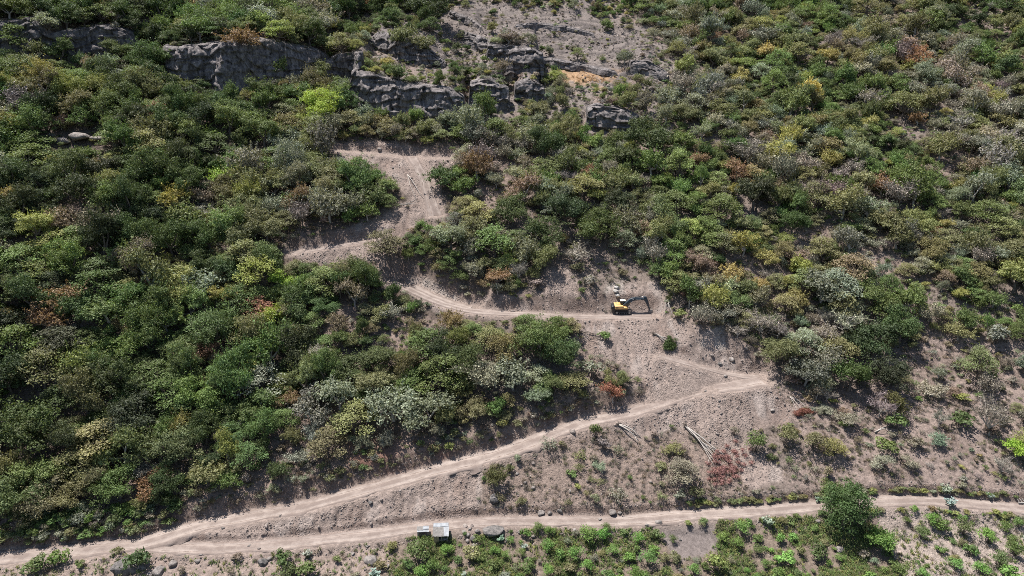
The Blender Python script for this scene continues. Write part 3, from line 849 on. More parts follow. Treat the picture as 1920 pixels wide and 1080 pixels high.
taken_rocks = []
BOULDERS = [
    (418, 990, 9, 'small stone on scree below the road curve at lower left'), (377, 1040, 8, 'small round stone beside the lower track near the junction'),
    (370, 1055, 12, 'angular pale stone just below the road junction'), (397, 1052, 9, 'small stone beside the angular pale stone below the junction'),
    (438, 1048, 13, 'pale stone with dark shadow left of the bottom shrubs'), (467, 1023, 8, 'flat pale stone lying on the lower track edge'),
    (485, 1029, 8, 'small brown stone on the lower track, left part'), (325, 1058, 22, 'broad flat pale boulder at the bottom left edge'),
    (298, 1071, 26, 'large rounded pale boulder touching the bottom frame edge'), (280, 1078, 14, 'pale boulder leaning beside the large rounded one'),
    (492, 1056, 24, 'pale broken boulder left of the dark bottom shrubs'), (505, 1048, 14, 'smaller pale rock behind the broken boulder'),
    (525, 967, 8, 'small stone on the road edge at lower left'), (500, 987, 14, 'brown rock embedded in scree under the lower road'),
    (695, 941, 10, 'lone dark stone in the middle of smooth scree'), (923, 842, 9, 'dark stone on the uphill edge of the road'),
    (927, 935, 28, 'large grey boulder half buried in the mid slope'), (872, 986, 13, 'brown boulder on the track right of the hut'),
    (885, 986, 9, 'small brown stone on the track right of the hut'), (877, 1003, 11, 'pale round boulder, front of the pile right of hut'),
    (870, 997, 10, 'pale round boulder, left end of the pile'), (876, 1014, 11, 'egg shaped pale boulder below the pile'),
    (889, 1010, 18, 'grey rounded boulder in the pile right of hut'), (896, 996, 12, 'pale boulder at the right end of the pile'),
    (881, 992, 10, 'pale boulder at the back of the pile'), (890, 1024, 18, 'large pale boulder overgrown by a green bush'),
    (887, 1040, 17, 'pale square boulder standing in the green field'), (951, 1014, 11, 'pale boulder among green bushes right of dark outcrop'),
    (938, 1013, 9, 'small pale boulder under the dark outcrop'), (695, 1053, 28, 'large angular slab boulder at bottom left of hut'),
    (727, 1063, 13, 'pale rock right of the large slab boulder'), (871, 1074, 9, 'small pale rock at the bottom edge below the hut'),
    (688, 1025, 9, 'small white stone above the large slab boulder'), (661, 1039, 10, 'pale stone beside dry brush left of slab boulder'),
    (1050, 960, 14, 'grey rock on the uphill side of the lower track'), (1015, 962, 20, 'pale flat rock at the uphill edge of lower track'),
    (1030, 962, 12, 'pale rock beside the flat one at track edge'), (1148, 962, 20, 'rounded pale rock on the uphill edge of lower track'),
    (1162, 962, 10, 'small pale rock right of the rounded one'), (1125, 974, 11, 'round boulder lying on the lower track'),
    (1213, 985, 10, 'round boulder at the downhill track edge'), (1235, 980, 14, 'pale rock at the track edge near the soil heap'),
    (1069, 921, 9, 'tall pale rock in the brushy mid slope'), (975, 997, 11, 'pale rock among bushes below the lower track'),
    (1000, 1006, 10, 'half hidden pale rock below the lower track'), (1077, 994, 9, 'pale rock beside bright bushes below the track'),
    (1573, 1031, 19, 'pale boulder at the foot of the big round tree'), (1533, 978, 12, 'pale rock left of the big round tree'),
    (1297, 936, 10, 'pale rock above the track near the soil heap'), (1348, 753, 7, 'small stone on scree below the hairpin'),
    (1323, 733, 6, 'small stone on the outer road edge before the hairpin'), (1360, 705, 9, 'white stone on the ground beside the hairpin'),
    (1372, 675, 13, 'large pale block in the cut above the hairpin'), (1350, 682, 10, 'dark hollowed block above the hairpin'),
    (1400, 655, 9, 'pale block in the cut bank right of hairpin'), (1335, 668, 8, 'pale lump in the cut bank above the hairpin'),
    (1348, 762, 6, 'small stone on loose scree under the hairpin'), (961, 584, 9, 'brown stone on the outer edge of bench road'),
    (676, 282, 9, 'white stone at the left end of the top clearing'), (712, 281, 11, 'bright white block in the top clearing'),
    (737, 315, 9, 'pale stone on the top clearing slope'), (1448, 770, 10, 'pale stone on the right edge of the scree'),
    (1000, 868, 11, 'brown rock under the lower road, mid slope'), (1075, 810, 16, 'brown rock outcrop just under the road bend'),
    (985, 905, 10, 'pale stone in the rubble of the mid slope'), (970, 888, 9, 'pale stone on top of the rubble patch'),
    (1000, 915, 10, 'pale stone low in the rubble patch'), (405, 913, 22, 'pale rock in the bank above the lower left road'),
    (388, 905, 14, 'white rock in the bank above the lower left road'), (1345, 812, 8, 'brown rock beside the big fallen trunk'),
    (1330, 828, 9, 'reddish block lying beside the fallen trunk'), (1275, 1012, 7, 'small stone on the grey soil heap'),
    (1780, 1000, 9, 'pale stone in the dry field at bottom right'), (1640, 1010, 10, 'pale stone right of the light green tree'),
]
for (px, py, w, lab) in BOULDERS:
    boulder(px, py, w, lab, mat=(GREYROCK if ('dark' in lab or 'grey' in lab) else STONE if 'brown' in lab else PALEROCK))
boulder(923, 997, 52, 'broad dark grey rock outcrop right of the hut boulders', GREYROCK, 0.45, name='rock_outcrop')
for (bx_, by2, bw, bf, bl) in ((150, 264, 66, 0.62, 'pale rounded rock outcrop alone in the left forest'), (116, 268, 40, 0.6, 'left shoulder of the pale outcrop in the left forest'), (184, 264, 32, 0.6, 'right shoulder of the pale outcrop in the left forest')):
    o_ = boulder(bx_, by2, bw, bl, PALEROCK, bf, group='rocks of the pale outcrop', name='rock_outcrop'); o_.location.z += 0.25 * o_.scale.z
    taken_rocks.append((bx_, by2, bw))
boulder(245, 1064, 74, 'low grey rock mound at the bottom left', GREYROCK, 0.5, name='rock_outcrop')

# ------------------------------------------------------------------ plant shapes, built once with a crown radius of about 1
def limb(mb, p0, p1, r0, r1, r, bend=0.12, k=5, n=4):
    p0, p1 = np.asarray(p0, float), np.asarray(p1, float)
    t = np.linspace(0, 1, n)[:, None]
    pts = p0 + (p1 - p0) * t + np.sin(t * np.pi) * r.normal(size=3) * bend * np.linalg.norm(p1 - p0)
    mb.tube(pts, np.linspace(r0, r1, n), k, caps=False)

def lobes_crown(r, n, cz, ax, ay, az, lr, per, leaf, up=0.35, low=-0.25, fill=1.0):
    mb = MB(); cs = []
    for i in range(n):
        while True:
            d = r.normal(size=3); d /= np.linalg.norm(d)
            if d[2] > low: break
        k = r.uniform(0.45, 0.85) if i > n // 5 else r.uniform(0.1, 0.45)
        c = np.array([d[0] * ax * k, d[1] * ay * k, cz + d[2] * az * k])
        cs.append(c)
        rad = r.uniform(*lr)
        m = int(per * fill * (rad / lr[1]) ** 1.6) + 6
        e = r.normal(size=(m, 3)); e /= np.linalg.norm(e, axis=1)[:, None]
        e[:, 2] = np.where(e[:, 2] < -0.3, -e[:, 2] * 0.6, e[:, 2])
        p = c + e * rad * r.uniform(0.55, 1.08, m)[:, None] * np.array([1.05, 1.05, 0.78])
        lb = r.uniform(-0.22, 0.22)
        mb.cards(p, e + np.array([0, 0, up]) + r.normal(size=(m, 3)) * 0.45, leaf, r, lv=np.clip(0.5 + lb + r.uniform(-0.4, 0.4, m), 0, 1))
    return mb, cs

def dome(seed, fill=1.0, n=48, per=85, leaf=0.10, lr=(0.18, 0.36)):
    """an uneven crown of several merging heads on one forked trunk"""
    r = np.random.default_rng(seed)
    mb, tr = MB(), MB()
    fork = np.array([r.normal() * 0.05, r.normal() * 0.05, 0.34])
    limb(tr, (0, 0, -0.25), fork, 0.075, 0.055, r, 0.05, 6)
    heads = int(r.integers(3, 7)); a0 = r.uniform(0, 6.28)
    for hd in range(heads):
        a = a0 + hd * 6.28 / heads + r.uniform(-0.5, 0.5)
        k = r.uniform(0.25, 0.62)
        rad = r.uniform(0.36, 0.62)
        ctr = np.array([math.cos(a) * k, math.sin(a) * k, r.uniform(0.45, 1.15)])
        m_, cs = lobes_crown(r, max(6, int(n / heads)), 0.0, rad, rad, rad * r.uniform(0.8, 1.25), lr, per, leaf, low=-0.6, fill=fill)
        v_, t_, _, l_ = m_.arrays()
        mb.add(v_ + ctr, t=t_, lv=np.clip(l_ * 0.8 + 0.1 + r.uniform(-0.22, 0.22), 0, 1))
        for _ in range(14):                      # shoots that break the outline
            d_ = r.normal(size=3); d_[2] = abs(d_[2]) * 0.9 + 0.1; d_ /= np.linalg.norm(d_)
            b_ = ctr + d_ * rad * 0.9
            e_ = b_ + (d_ + r.normal(size=3) * 0.35) * r.uniform(0.12, 0.34)
            q_ = int(r.integers(7, 16))
            tt_ = r.uniform(0, 1, q_)[:, None]
            mb.cards(b_ + (e_ - b_) * tt_ + r.normal(size=(q_, 3)) * 0.04, r.normal(size=(q_, 3)) + np.array([0, 0, .8]), leaf, r)
            mb.blades(b_[None] - d_ * 0.2, e_[None], 0.02, r)
        limb(tr, fork, ctr, 0.045, 0.022, r)
        for c in cs[:3]:
            limb(tr, ctr, ctr + c, 0.02, 0.008, r, k=4, n=3)
    return tr, mb

def pads(seed, fill=1.0):
    r = np.random.default_rng(seed)
    mb = MB(); tr = MB()
    fork = np.array([r.normal() * 0.08, r.normal() * 0.08, 0.28])
    limb(tr, (0, 0, -0.25), fork, 0.07, 0.05, r, 0.06, 6)
    n = 19
    for i in range(n):
        a = i * 2.4 + r.uniform(-0.4, 0.4)
        k = math.sqrt((i + 0.5) / n) * 0.88
        c = np.array([math.cos(a) * k, math.sin(a) * k, 1.18 - 0.72 * k * k + r.uniform(-0.24, 0.14)])
        limb(tr, fork, c - np.array([0, 0, 0.06]), 0.032, 0.01, r)
        rad = r.uniform(0.26, 0.46)
        m = int(150 * fill * (rad / 0.42) ** 2) + 10
        th, q_ = r.uniform(0, 6.28, m), np.sqrt(r.uniform(0, 1, m)) * rad
        p = np.stack([c[0] + np.cos(th) * q_, c[1] + np.sin(th) * q_, c[2] + r.normal(size=m) * 0.055 - 0.35 * (q_ / rad) ** 2 * 0.25], -1)
        lb = r.uniform(-0.25, 0.25)
        mb.cards(p, np.array([0, 0, 1.0]) + r.normal(size=(m, 3)) * 0.42, 0.095, r, 0.5, lv=np.clip(0.5 + lb + r.uniform(-0.4, 0.4, m), 0, 1))
    return tr, mb

def bare(seed, leaves=0.0):
    r = np.random.default_rng(seed)
    tr, tw = MB(), MB()
    fork = np.array([r.normal() * 0.06, r.normal() * 0.06, 0.28])
    limb(tr, (0, 0, -0.25), fork, 0.06, 0.045, r, 0.06, 5)
    ends = []
    for i in range(7):
        a = i * 0.9 + r.uniform(-0.3, 0.3)
        e = fork + np.array([math.cos(a) * r.uniform(.35, .75), math.sin(a) * r.uniform(.35, .75), r.uniform(0.35, 0.85)])
        limb(tr, fork, e, 0.03, 0.014, r, 0.12, 4)
        for j in range(5):
            s0 = fork + (e - fork) * r.uniform(0.45, 1.0)
            f = s0 + r.normal(size=3) * np.array([.24, .24, .10]) + np.array([(e - fork)[0] * .3, (e - fork)[1] * .3, .16])
            limb(tr, s0, f, 0.013, 0.006, r, 0.1, 3, 3)
            ends.append((s0, f))
    m = 34
    for (a, b) in ends:
        t = r.uniform(0.1, 1, m)[:, None]
        p0 = a + (b - a) * t
        p1 = p0 + r.normal(size=(m, 3)) * np.array([.15, .15, .12]) + np.array([0, 0, .06])
        tw.blades(p0, p1, r.uniform(0.012, 0.026, m), r)
        if leaves:
            k = int(m * leaves)
            tw.cards(p1[:k], r.normal(size=(k, 3)) + np.array([0, 0, .5]), 0.085, r)
    return tr, tw

def shrub(seed, leaf=0.19, n=11, fill=1.0, flat=0.75):
    r = np.random.default_rng(seed)
    mb, cs = lobes_crown(r, n, 0.55 * flat / 0.75, 0.95, 0.95, 0.62 * flat / 0.75, (0.3, 0.5), 62, leaf, low=-0.1, fill=fill)
    st = MB()
    for c in cs:
        limb(st, (r.normal() * 0.06, r.normal() * 0.06, -0.2), c, 0.03, 0.01, r, 0.1, 4, 3)
    return st, mb

def big_leaf(seed):
    r = np.random.default_rng(seed)
    st, mb = MB(), MB()
    for i in range(13):
        a = r.uniform(0, 6.28); k = r.uniform(0.15, 0.8)
        e = np.array([math.cos(a) * k, math.sin(a) * k, r.uniform(0.5, 1.15)])
        limb(st, (0, 0, -0.15), e, 0.03, 0.015, r, 0.08, 4, 3)
        m = 16
        t = r.uniform(0.35, 1.05, m)[:, None]
        ang = r.uniform(0, 6.28, m)
        o = np.stack([np.cos(ang), np.sin(ang), np.full(m, 0.55)], -1)
        mb.cards(e * t + o * 0.13, np.stack([-o[:, 0] * .5, -o[:, 1] * .5, np.ones(m)], -1), 0.27, r, 0.55)
    return st, mb

def tuft(seed, n=46, spread=0.7, hgt=1.0, wid=0.05):
    r = np.random.default_rng(seed)
    mb = MB()
    a = r.uniform(0, 6.28, n); k = r.uniform(0, 0.35, n)
    b = np.stack([np.cos(a) * k, np.sin(a) * k, np.full(n, -0.05)], -1)
    a2 = a + r.normal(size=n) * 0.5; k2 = k + r.uniform(0.1, spread, n)
    t = np.stack([np.cos(a2) * k2, np.sin(a2) * k2, r.uniform(0.35, 1.0, n) * hgt], -1)
    mb.blades(b, t, wid * r.uniform(0.7, 1.4, n), r)
    return mb

def scrub(seed):
    """dry twiggy low scrub with some leaves"""
    r = np.random.default_rng(seed)
    mb = tuft(seed, 70, 0.75, 0.75, 0.045)
    m = 26
    d = r.normal(size=(m, 3)); d[:, 2] = np.abs(d[:, 2]); d /= np.linalg.norm(d, axis=1)[:, None]
    mb.cards(d * r.uniform(0.3, 0.85, m)[:, None] * np.array([1, 1, .7]), d + r.normal(size=(m, 3)) * 0.6, 0.17, r)
    return mb

def herb(seed):
    """low leafy herb: upright leafy shoots"""
    r = np.random.default_rng(seed)
    mb = MB()
    for i in range(9):
        a = r.uniform(0, 6.28); k = r.uniform(0, 0.75)
        top = np.array([math.cos(a) * k, math.sin(a) * k, r.uniform(0.35, 0.8)])
        m = 9
        t = np.linspace(0.15, 1, m)[:, None]
        ang = r.uniform(0, 6.28, m)
        o = np.stack([np.cos(ang), np.sin(ang), np.full(m, 0.4)], -1)
        mb.cards(np.array([top[0], top[1], 0]) * 0.8 + t * np.array([top[0] * 0.2, top[1] * 0.2, top[2]]) + o * 0.09, o + np.array([0, 0, .8]), 0.22, r, 0.5)
    return mb

KIND = {}       # kind -> list of (stem mesh, crown mesh)
def reg(kind, fn, seeds, stem_mat, leaf_mat, part_names, **kw):
    KIND[kind] = dict(parts=part_names, var=[])
    for s in seeds:
        a, b = fn(s, **kw)
        KIND[kind]['var'].append((a, b, a.mesh(part_names[0], stem_mat), b.mesh(part_names[1], leaf_mat), stem_mat, leaf_mat))
reg('round_tree', dome, range(1, 8), BARK, LEAF, ('trunk', 'crown'))
reg('dense_tree', dome, range(11, 15), BARK, LEAF, ('trunk', 'crown'), n=84, per=120, leaf=0.064, lr=(0.14, 0.30))
def full(seed):
    r = np.random.default_rng(seed)
    mb, cs = lobes_crown(r, 130, 0.95, 1.0, 1.0, 0.95, (0.14, 0.26), 110, 0.055, low=-0.75)
    tr = MB()
    limb(tr, (0, 0, -0.25), (0, 0, 0.5), 0.08, 0.06, r, 0.04, 6)
    for c in cs[:12]: limb(tr, (0, 0, 0.5), c, 0.04, 0.012, r)
    return tr, mb
reg('full_tree', full, range(15, 17), BARK, LEAF, ('trunk', 'crown'))
reg('thin_tree', dome, range(21, 25), PALEBARK, LEAF, ('trunk', 'crown'), fill=0.62)
reg('flat_tree', pads, range(41, 47), BARK, LEAF, ('trunk', 'crown'))
reg('bare_tree', bare, range(61, 65), PALEBARK, TWIG, ('trunk', 'crown'), leaves=0.12)
reg('half_bare_tree', bare, range(71, 74), BARK, TWIG, ('trunk', 'crown'), leaves=0.75)
reg('shrub', shrub, range(81, 87), BARK, LEAF, ('stem', 'foliage'))
reg('airy_shrub', shrub, range(91, 94), BARK, LEAF, ('stem', 'foliage'), fill=0.45, leaf=0.15)
reg('feathery_bush', shrub, range(101, 104), BARK, LEAF, ('stem', 'foliage'), leaf=0.12, n=12, fill=1.5, flat=0.9)
reg('broad_leaved_shrub', big_leaf, range(111, 114), PALEBARK, LEAF, ('stem', 'foliage'))

PAL = {'dark green': (0.064, 0.080, 0.041), 'deep green': (0.088, 0.122, 0.048), 'mid green': (0.128, 0.172, 0.062), 'olive green': (0.178, 0.180, 0.088),
       'yellow green': (0.250, 0.255, 0.092), 'grey green': (0.210, 0.216, 0.158), 'pale grey green': (0.245, 0.255, 0.185), 'grey brown': (0.228, 0.206, 0.170),
       'brown': (0.208, 0.170, 0.122), 'yellow': (0.35, 0.295, 0.125), 'rust brown': (0.235, 0.150, 0.092), 'lime green': (0.31, 0.40, 0.085),
       'bright green': (0.165, 0.275, 0.075), 'blue green': (0.26, 0.315, 0.27), 'reddish brown': (0.27, 0.12, 0.085), 'fresh green': (0.135, 0.20, 0.060)}
PNAMES = list(PAL)

def region(u, v):
    c = int(np.clip(u // 320, 0, 5)); r = int(np.clip(v // 216, 0, 4))
    return [
        ['around the dark top-left cliff', 'around the broad grey cliff', 'among the grey rock bluff tiers', 'on the bare rocky top slope', 'right of the bare rocky slope', 'in the top right corner'],
        ['around the pale forest outcrop', 'left of the top clearing', 'around the top dirt clearing', 'on the slope above the excavator', 'on the upper right slope', 'high at the right edge'],
        ['mid height at the left edge', 'left of the small cleared bend', 'around the bench road', 'close around the excavator', 'right of the excavator', 'mid height at the right edge'],
        ['low at the left edge', 'in the lower left forest', 'above the long road middle', 'between bench road and long road', 'right of the hairpin bend', 'on the dry right slope'],
        ['in the bottom left corner', 'around the lower road junction', 'around the small hut', 'along the bottom track centre', 'around the big round tree', 'in the dry bottom right field'],
    ][r][c]

WORDS = {'full_tree': ('broadleaf_tree', 'full round tree', 'tree'), 'dense_tree': ('broadleaf_tree', 'dense-crowned tree', 'tree'), 'round_tree': ('broadleaf_tree', 'round-crowned tree', 'tree'), 'thin_tree': ('broadleaf_tree', 'thin-leaved pale-barked tree', 'tree'),
         'flat_tree': ('spreading_tree', 'layered spreading tree', 'tree'), 'bare_tree': ('leafless_tree', 'nearly leafless tree', 'tree'),
         'half_bare_tree': ('leafless_tree', 'half bare tree', 'tree'), 'shrub': ('shrub', 'leafy shrub', 'shrub'), 'airy_shrub': ('shrub', 'thin dry shrub', 'shrub'),
         'feathery_bush': ('bush', 'dense rounded bush', 'bush'), 'broad_leaved_shrub': ('shrub', 'broad-leaved shrub', 'shrub')}

def plant(kind, var, x, y, z, R, rot, tint, label, group, tilt=(0, 0), sz=1.0):
    K = KIND[kind]
    a, b, sm, cm, _, _ = K['var'][var % len(K['var'])]
    nm, _, cat = WORDS[kind]
    e = empty(nm, (x, y, z), rot, (R, R, R * sz), label=label, category=cat, group=group)
    e.rotation_euler = (tilt[0], tilt[1], rot)
    link(K['parts'][0], sm, e)
    link(K['parts'][1], cm, e, tint=[float(q_) for q_ in tint])
    return e

def jtint(name, s=0.14, uu=None):
    c = np.array(PAL[name]) * (1.22 if uu is None else np.interp(uu, [300, 1300], [1.26, 1.40]))
    return np.clip(c * (1 + rng.normal() * s) * (1 + rng.normal(size=3) * 0.06), 0.01, 0.9)

taken = []      # (x, y, r) of plants set by hand
def special(kind, px, py, rpx, colour, label, group='single trees picked out by colour', sz=1.0, var=None):
    if kind == 'round_tree' and rpx > 30: kind = 'dense_tree'
    hgt = {'shrub': 0.5, 'airy_shrub': 0.5, 'feathery_bush': 0.55, 'broad_leaved_shrub': 0.5}.get(kind, 0.72)
    p = at(px, py + hgt * rpx * sz * 0.95)
    dep = project(p.x, p.y, p.z)[2]
    R = rpx * dep / FPX
    taken.append((p.x, p.y, R))
    return plant(kind, random.randrange(9) if var is None else var, p.x, p.y, ground(p.x, p.y)[0] - 0.05, R, random.uniform(0, 6.28), jtint(colour, 0.05), label, group, sz=sz)

SPECIAL = [
    ('round_tree', 605, 205, 42, 'lime green', 'bright lime green tree below the grey rock bluff'),
    ('round_tree', 418, 338, 28, 'lime green', 'lime green tree in the upper left forest'),
    ('round_tree', 525, 525, 22, 'lime green', 'lime green tree left of the small cleared bend'),
    ('round_tree', 553, 528, 18, 'lime green', 'narrow lime green tree beside another left of the bend'),
    ('round_tree', 516, 590, 26, 'lime green', 'lime green tree below the pair left of the bend'),
    ('round_tree', 1218, 262, 50, 'deep green', 'large deep green tree above the excavator'),
    ('round_tree', 1172, 300, 30, 'deep green', 'deep green tree left below the large one'),
    ('round_tree', 1408, 362, 46, 'dark green', 'large dark green tree on the right wooded slope'),
    ('round_tree', 1485, 418, 32, 'deep green', 'dark tree beside the largest dark one, right slope'),
    ('round_tree', 960, 395, 40, 'deep green', 'deep green tree, left of the clump above the excavator'),
    ('round_tree', 1020, 440, 42, 'deep green', 'deep green tree in front of the clump above excavator'),
    ('round_tree', 1060, 395, 42, 'dark green', 'dark tree in the middle of the clump above excavator'),
    ('round_tree', 1120, 430, 46, 'deep green', 'deep green tree, right of the clump above the excavator'),
    ('round_tree', 1155, 385, 40, 'dark green', 'dark tree at the right back of the clump'),
    ('round_tree', 815, 22, 42, 'dark green', 'dark round tree at the top edge above the bluff'),
    ('round_tree', 785, 8, 30, 'dark green', 'smaller dark tree at the top edge'),
    ('round_tree', 830, 335, 30, 'deep green', 'deep green tree right of the steep ramp'),
    ('round_tree', 870, 350, 26, 'mid green', 'green tree second from the steep ramp'),
    ('round_tree', 755, 72, 28, 'olive green', 'olive round bush on the rock bluff'),
    ('round_tree', 795, 92, 26, 'olive green', 'olive round bush right of another on the bluff'),
    ('round_tree', 725, 120, 16, 'yellow', 'small golden yellow tree on the bluff ledge'),
    ('round_tree', 1440, 487, 24, 'yellow', 'yellow tree right of the excavator'),
    ('thin_tree', 1365, 520, 26, 'yellow', 'pale yellow tree nearer the excavator'),
    ('round_tree', 1425, 535, 20, 'yellow', 'small yellow tree below the taller yellow one'),
    ('round_tree', 1555, 305, 28, 'yellow green', 'yellow green tree on the upper right slope'),
    ('round_tree', 1720, 420, 34, 'yellow green', 'yellow green tree on the right mid slope'),
    ('round_tree', 1895, 515, 46, 'yellow green', 'large yellow green tree at the right edge'),
    ('round_tree', 1385, 148, 20, 'yellow', 'ochre tree on the upper right slope'),
    ('round_tree', 1550, 112, 22, 'yellow', 'ochre tree high on the right slope'),
    ('thin_tree', 540, 748, 24, 'rust brown', 'rust brown tree in the lower forest'),
    ('thin_tree', 460, 70, 36, 'rust brown', 'rust brown tree above the broad cliff'),
    ('thin_tree', 290, 222, 28, 'rust brown', 'rust brown tree in the upper left forest'),
    ('thin_tree', 357, 8, 26, 'yellow', 'orange yellow tree at the top edge'),
    ('thin_tree', 168, 410, 22, 'brown', 'tan dead-topped tree in the left forest'),
    ('thin_tree', 635, 610, 24, 'brown', 'tan brown tree left of the bench road'),
    ('thin_tree', 1150, 738, 24, 'reddish brown', 'reddish brown withered tree above the long road'),
    ('full_tree', 1580, 955, 56, 'deep green', 'big round dark green tree beside the bottom track'),
    ('round_tree', 1560, 920, 24, 'mid green', 'green tree directly behind the big round tree'),
    ('round_tree', 1652, 1015, 28, 'bright green', 'bright green tree right of the big round tree'),
    ('round_tree', 1630, 640, 52, 'dark green', 'large dark green tree right of the hairpin'),
    ('round_tree', 1590, 700, 44, 'deep green', 'dark green tree below the large one right of hairpin'),
    ('round_tree', 1660, 700, 42, 'dark green', 'dark tree above the dry right slope'),
    ('thin_tree', 1540, 680, 36, 'grey green', 'grey green tree right of the hairpin'),
    ('round_tree', 1640, 560, 44, 'mid green', 'green tree above the large dark tree, right slope'),
    ('round_tree', 1455, 660, 38, 'olive green', 'olive tree at the top of the hairpin bank'),
    ('thin_tree', 640, 740, 44, 'pale grey green', 'pale grey green tree above the long road, left one'),
    ('thin_tree', 742, 748, 54, 'pale grey green', 'tall pale tree with white trunk above the long road'),
    ('thin_tree', 585, 765, 40, 'grey green', 'grey green tree left of the pale trees'),
    ('thin_tree', 962, 705, 38, 'pale grey green', 'pale grey green tree below the bench road'),
    ('round_tree', 885, 770, 34, 'olive green', 'olive brown round tree above the long road'),
    ('round_tree', 1010, 640, 48, 'mid green', 'broad green tree under the bench road'),
    ('round_tree', 950, 655, 40, 'olive green', 'olive tree under the bench road'),
    ('round_tree', 1050, 665, 40, 'deep green', 'dark green tree at the edge of scree below excavator'),
    ('round_tree', 330, 840, 48, 'olive green', 'large olive round tree in the lower left forest'),
    ('round_tree', 60, 800, 66, 'deep green', 'very large dark tree at the lower left edge'),
    ('round_tree', 255, 780, 56, 'dark green', 'very dark tree in the lower left forest'),
    ('round_tree', 140, 925, 40, 'olive green', 'olive tree low at the left edge'),
    ('round_tree', 225, 905, 44, 'mid green', 'green tree above the bottom left road'),
    ('round_tree', 1905, 842, 24, 'lime green', 'yellow green round tree on the dry right edge'),
    ('round_tree', 155, 360, 46, 'dark green', 'dark round tree in the left forest'),
    ('round_tree', 500, 250, 46, 'mid green', 'green tree below the broad cliff'),
    ('round_tree', 500, 175, 36, 'deep green', 'deep green tree touching the broad cliff foot'),
    ('flat_tree', 725, 455, 40, 'olive green', 'spreading olive tree at the small cleared bend'),
    ('flat_tree', 1840, 395, 36, 'mid green', 'broad green tree at the right, mid height'),
]
for a in SPECIAL:
    special(*a)
for (a_, b_, c_) in FELL_SPOTS:
    p_ = at(a_, b_); taken.append((p_.x, p_.y, c_ / 9.5))
SH = [
    ('feathery_bush', 1415, 830, 23, 'mid green', 'dense upright shrub on scree, leftmost of three', 1.25), ('feathery_bush', 1468, 818, 27, 'olive green', 'dense shrub on scree, middle of three', 1.1),
    ('feathery_bush', 1524, 830, 27, 'olive green', 'dense shrub on scree, right of three', 1.0), ('airy_shrub', 1376, 806, 13, 'grey brown', 'small dry brown shrub on scree', 1.2),
    ('shrub', 1118, 806, 13, 'mid green', 'narrow upright shrub just under the long road', 1.9), ('shrub', 907, 898, 6, 'mid green', 'tiny shrub alone on smooth scree', 1.3),
    ('shrub', 955, 880, 10, 'olive green', 'narrow shrub on rubble under the road', 1.5), ('shrub', 977, 943, 12, 'olive green', 'yellowish shrub low on the mid slope', 1.1),
    ('feathery_bush', 785, 1036, 31, 'fresh green', 'large dense green bush in front of the small shed', 1.0), ('feathery_bush', 842, 1033, 16, 'bright green', 'bright rounded bush below the hut', 1.2),
    ('shrub', 75, 1054, 26, 'mid green', 'green bush under the road at bottom left', 0.9), ('shrub', 112, 1046, 22, 'fresh green', 'bright green bush under the road at bottom left', 1.1),
    ('shrub', 150, 1058, 12, 'mid green', 'small bush right of the bright green bush', 1.1), ('shrub', 262, 1048, 28, 'deep green', 'dark bush on the rock mound at bottom left', 1.1),
    ('shrub', 222, 1031, 12, 'olive green', 'small bush at the back of the rock mound', 1.0), ('broad_leaved_shrub', 122, 1011, 8, 'blue green', 'small pale blue green shrub beside the bottom left road', 1.3),
    ('shrub', 530, 1045, 22, 'deep green', 'dark shrub in the clump below the bottom track', 1.0), ('shrub', 575, 1068, 26, 'mid green', 'green shrub at the bottom edge left of hut', 0.9),
    ('broad_leaved_shrub', 578, 1037, 14, 'blue green', 'pale blue green shrub below the bottom track', 1.0), ('shrub', 545, 1075, 24, 'deep green', 'dark shrub at the bottom frame edge', 0.9),
    ('broad_leaved_shrub', 702, 1075, 16, 'blue green', 'blue green shrub at the bottom edge under slab boulder', 1.0),
    ('shrub', 1135, 630, 15, 'mid green', 'small green shrub below the excavator', 0.9),
    ('shrub', 1272, 588, 14, 'yellow green', 'bright shrub right of the excavator', 1.0), ('airy_shrub', 1110, 695, 36, 'grey green', 'grey green shrub at scree edge above the long road', 0.8),
    ('shrub', 1675, 790, 22, 'mid green', 'round green shrub on the dry right slope', 1.2), ('shrub', 1800, 785, 26, 'deep green', 'dark shrub on the dry right slope', 0.9),
    ('shrub', 1665, 835, 24, 'mid green', 'low green shrub beside pale logs', 0.8), ('shrub', 1715, 830, 18, 'grey green', 'grey shrub right of the pale logs', 1.0),
    ('broad_leaved_shrub', 1770, 918, 16, 'blue green', 'pale blue green shrub on the uphill track edge', 1.1), ('broad_leaved_shrub', 1782, 942, 15, 'blue green', 'pale blue green shrub on the downhill track edge', 1.0),
    ('broad_leaved_shrub', 1855, 930, 10, 'blue green', 'small blue green shrub near the timber frame', 1.0), ('broad_leaved_shrub', 1533, 936, 10, 'blue green', 'small blue green shrub left of the big round tree', 1.0),
    ('broad_leaved_shrub', 1438, 980, 14, 'blue green', 'blue green shrub in the green field', 1.0), ('shrub', 1530, 1030, 22, 'deep green', 'dark green shrub left below the big round tree', 1.1),
    ('shrub', 1345, 1055, 24, 'yellow green', 'yellow green shrub right of the soil heap', 1.2), ('feathery_bush', 1355, 1010, 16, 'bright green', 'bright bush right of the soil heap', 1.0),
    ('feathery_bush', 1390, 992, 18, 'bright green', 'bright bush right of the heap, upper one', 1.1), ('shrub', 1865, 630, 30, 'grey green', 'grey green shrub at the right edge above dry slope', 1.0),
]
for (k, px, py, r_, c_, lb, s_) in SH:
    special(k, px, py, r_, c_, lb, 'single shrubs in the open', s_)
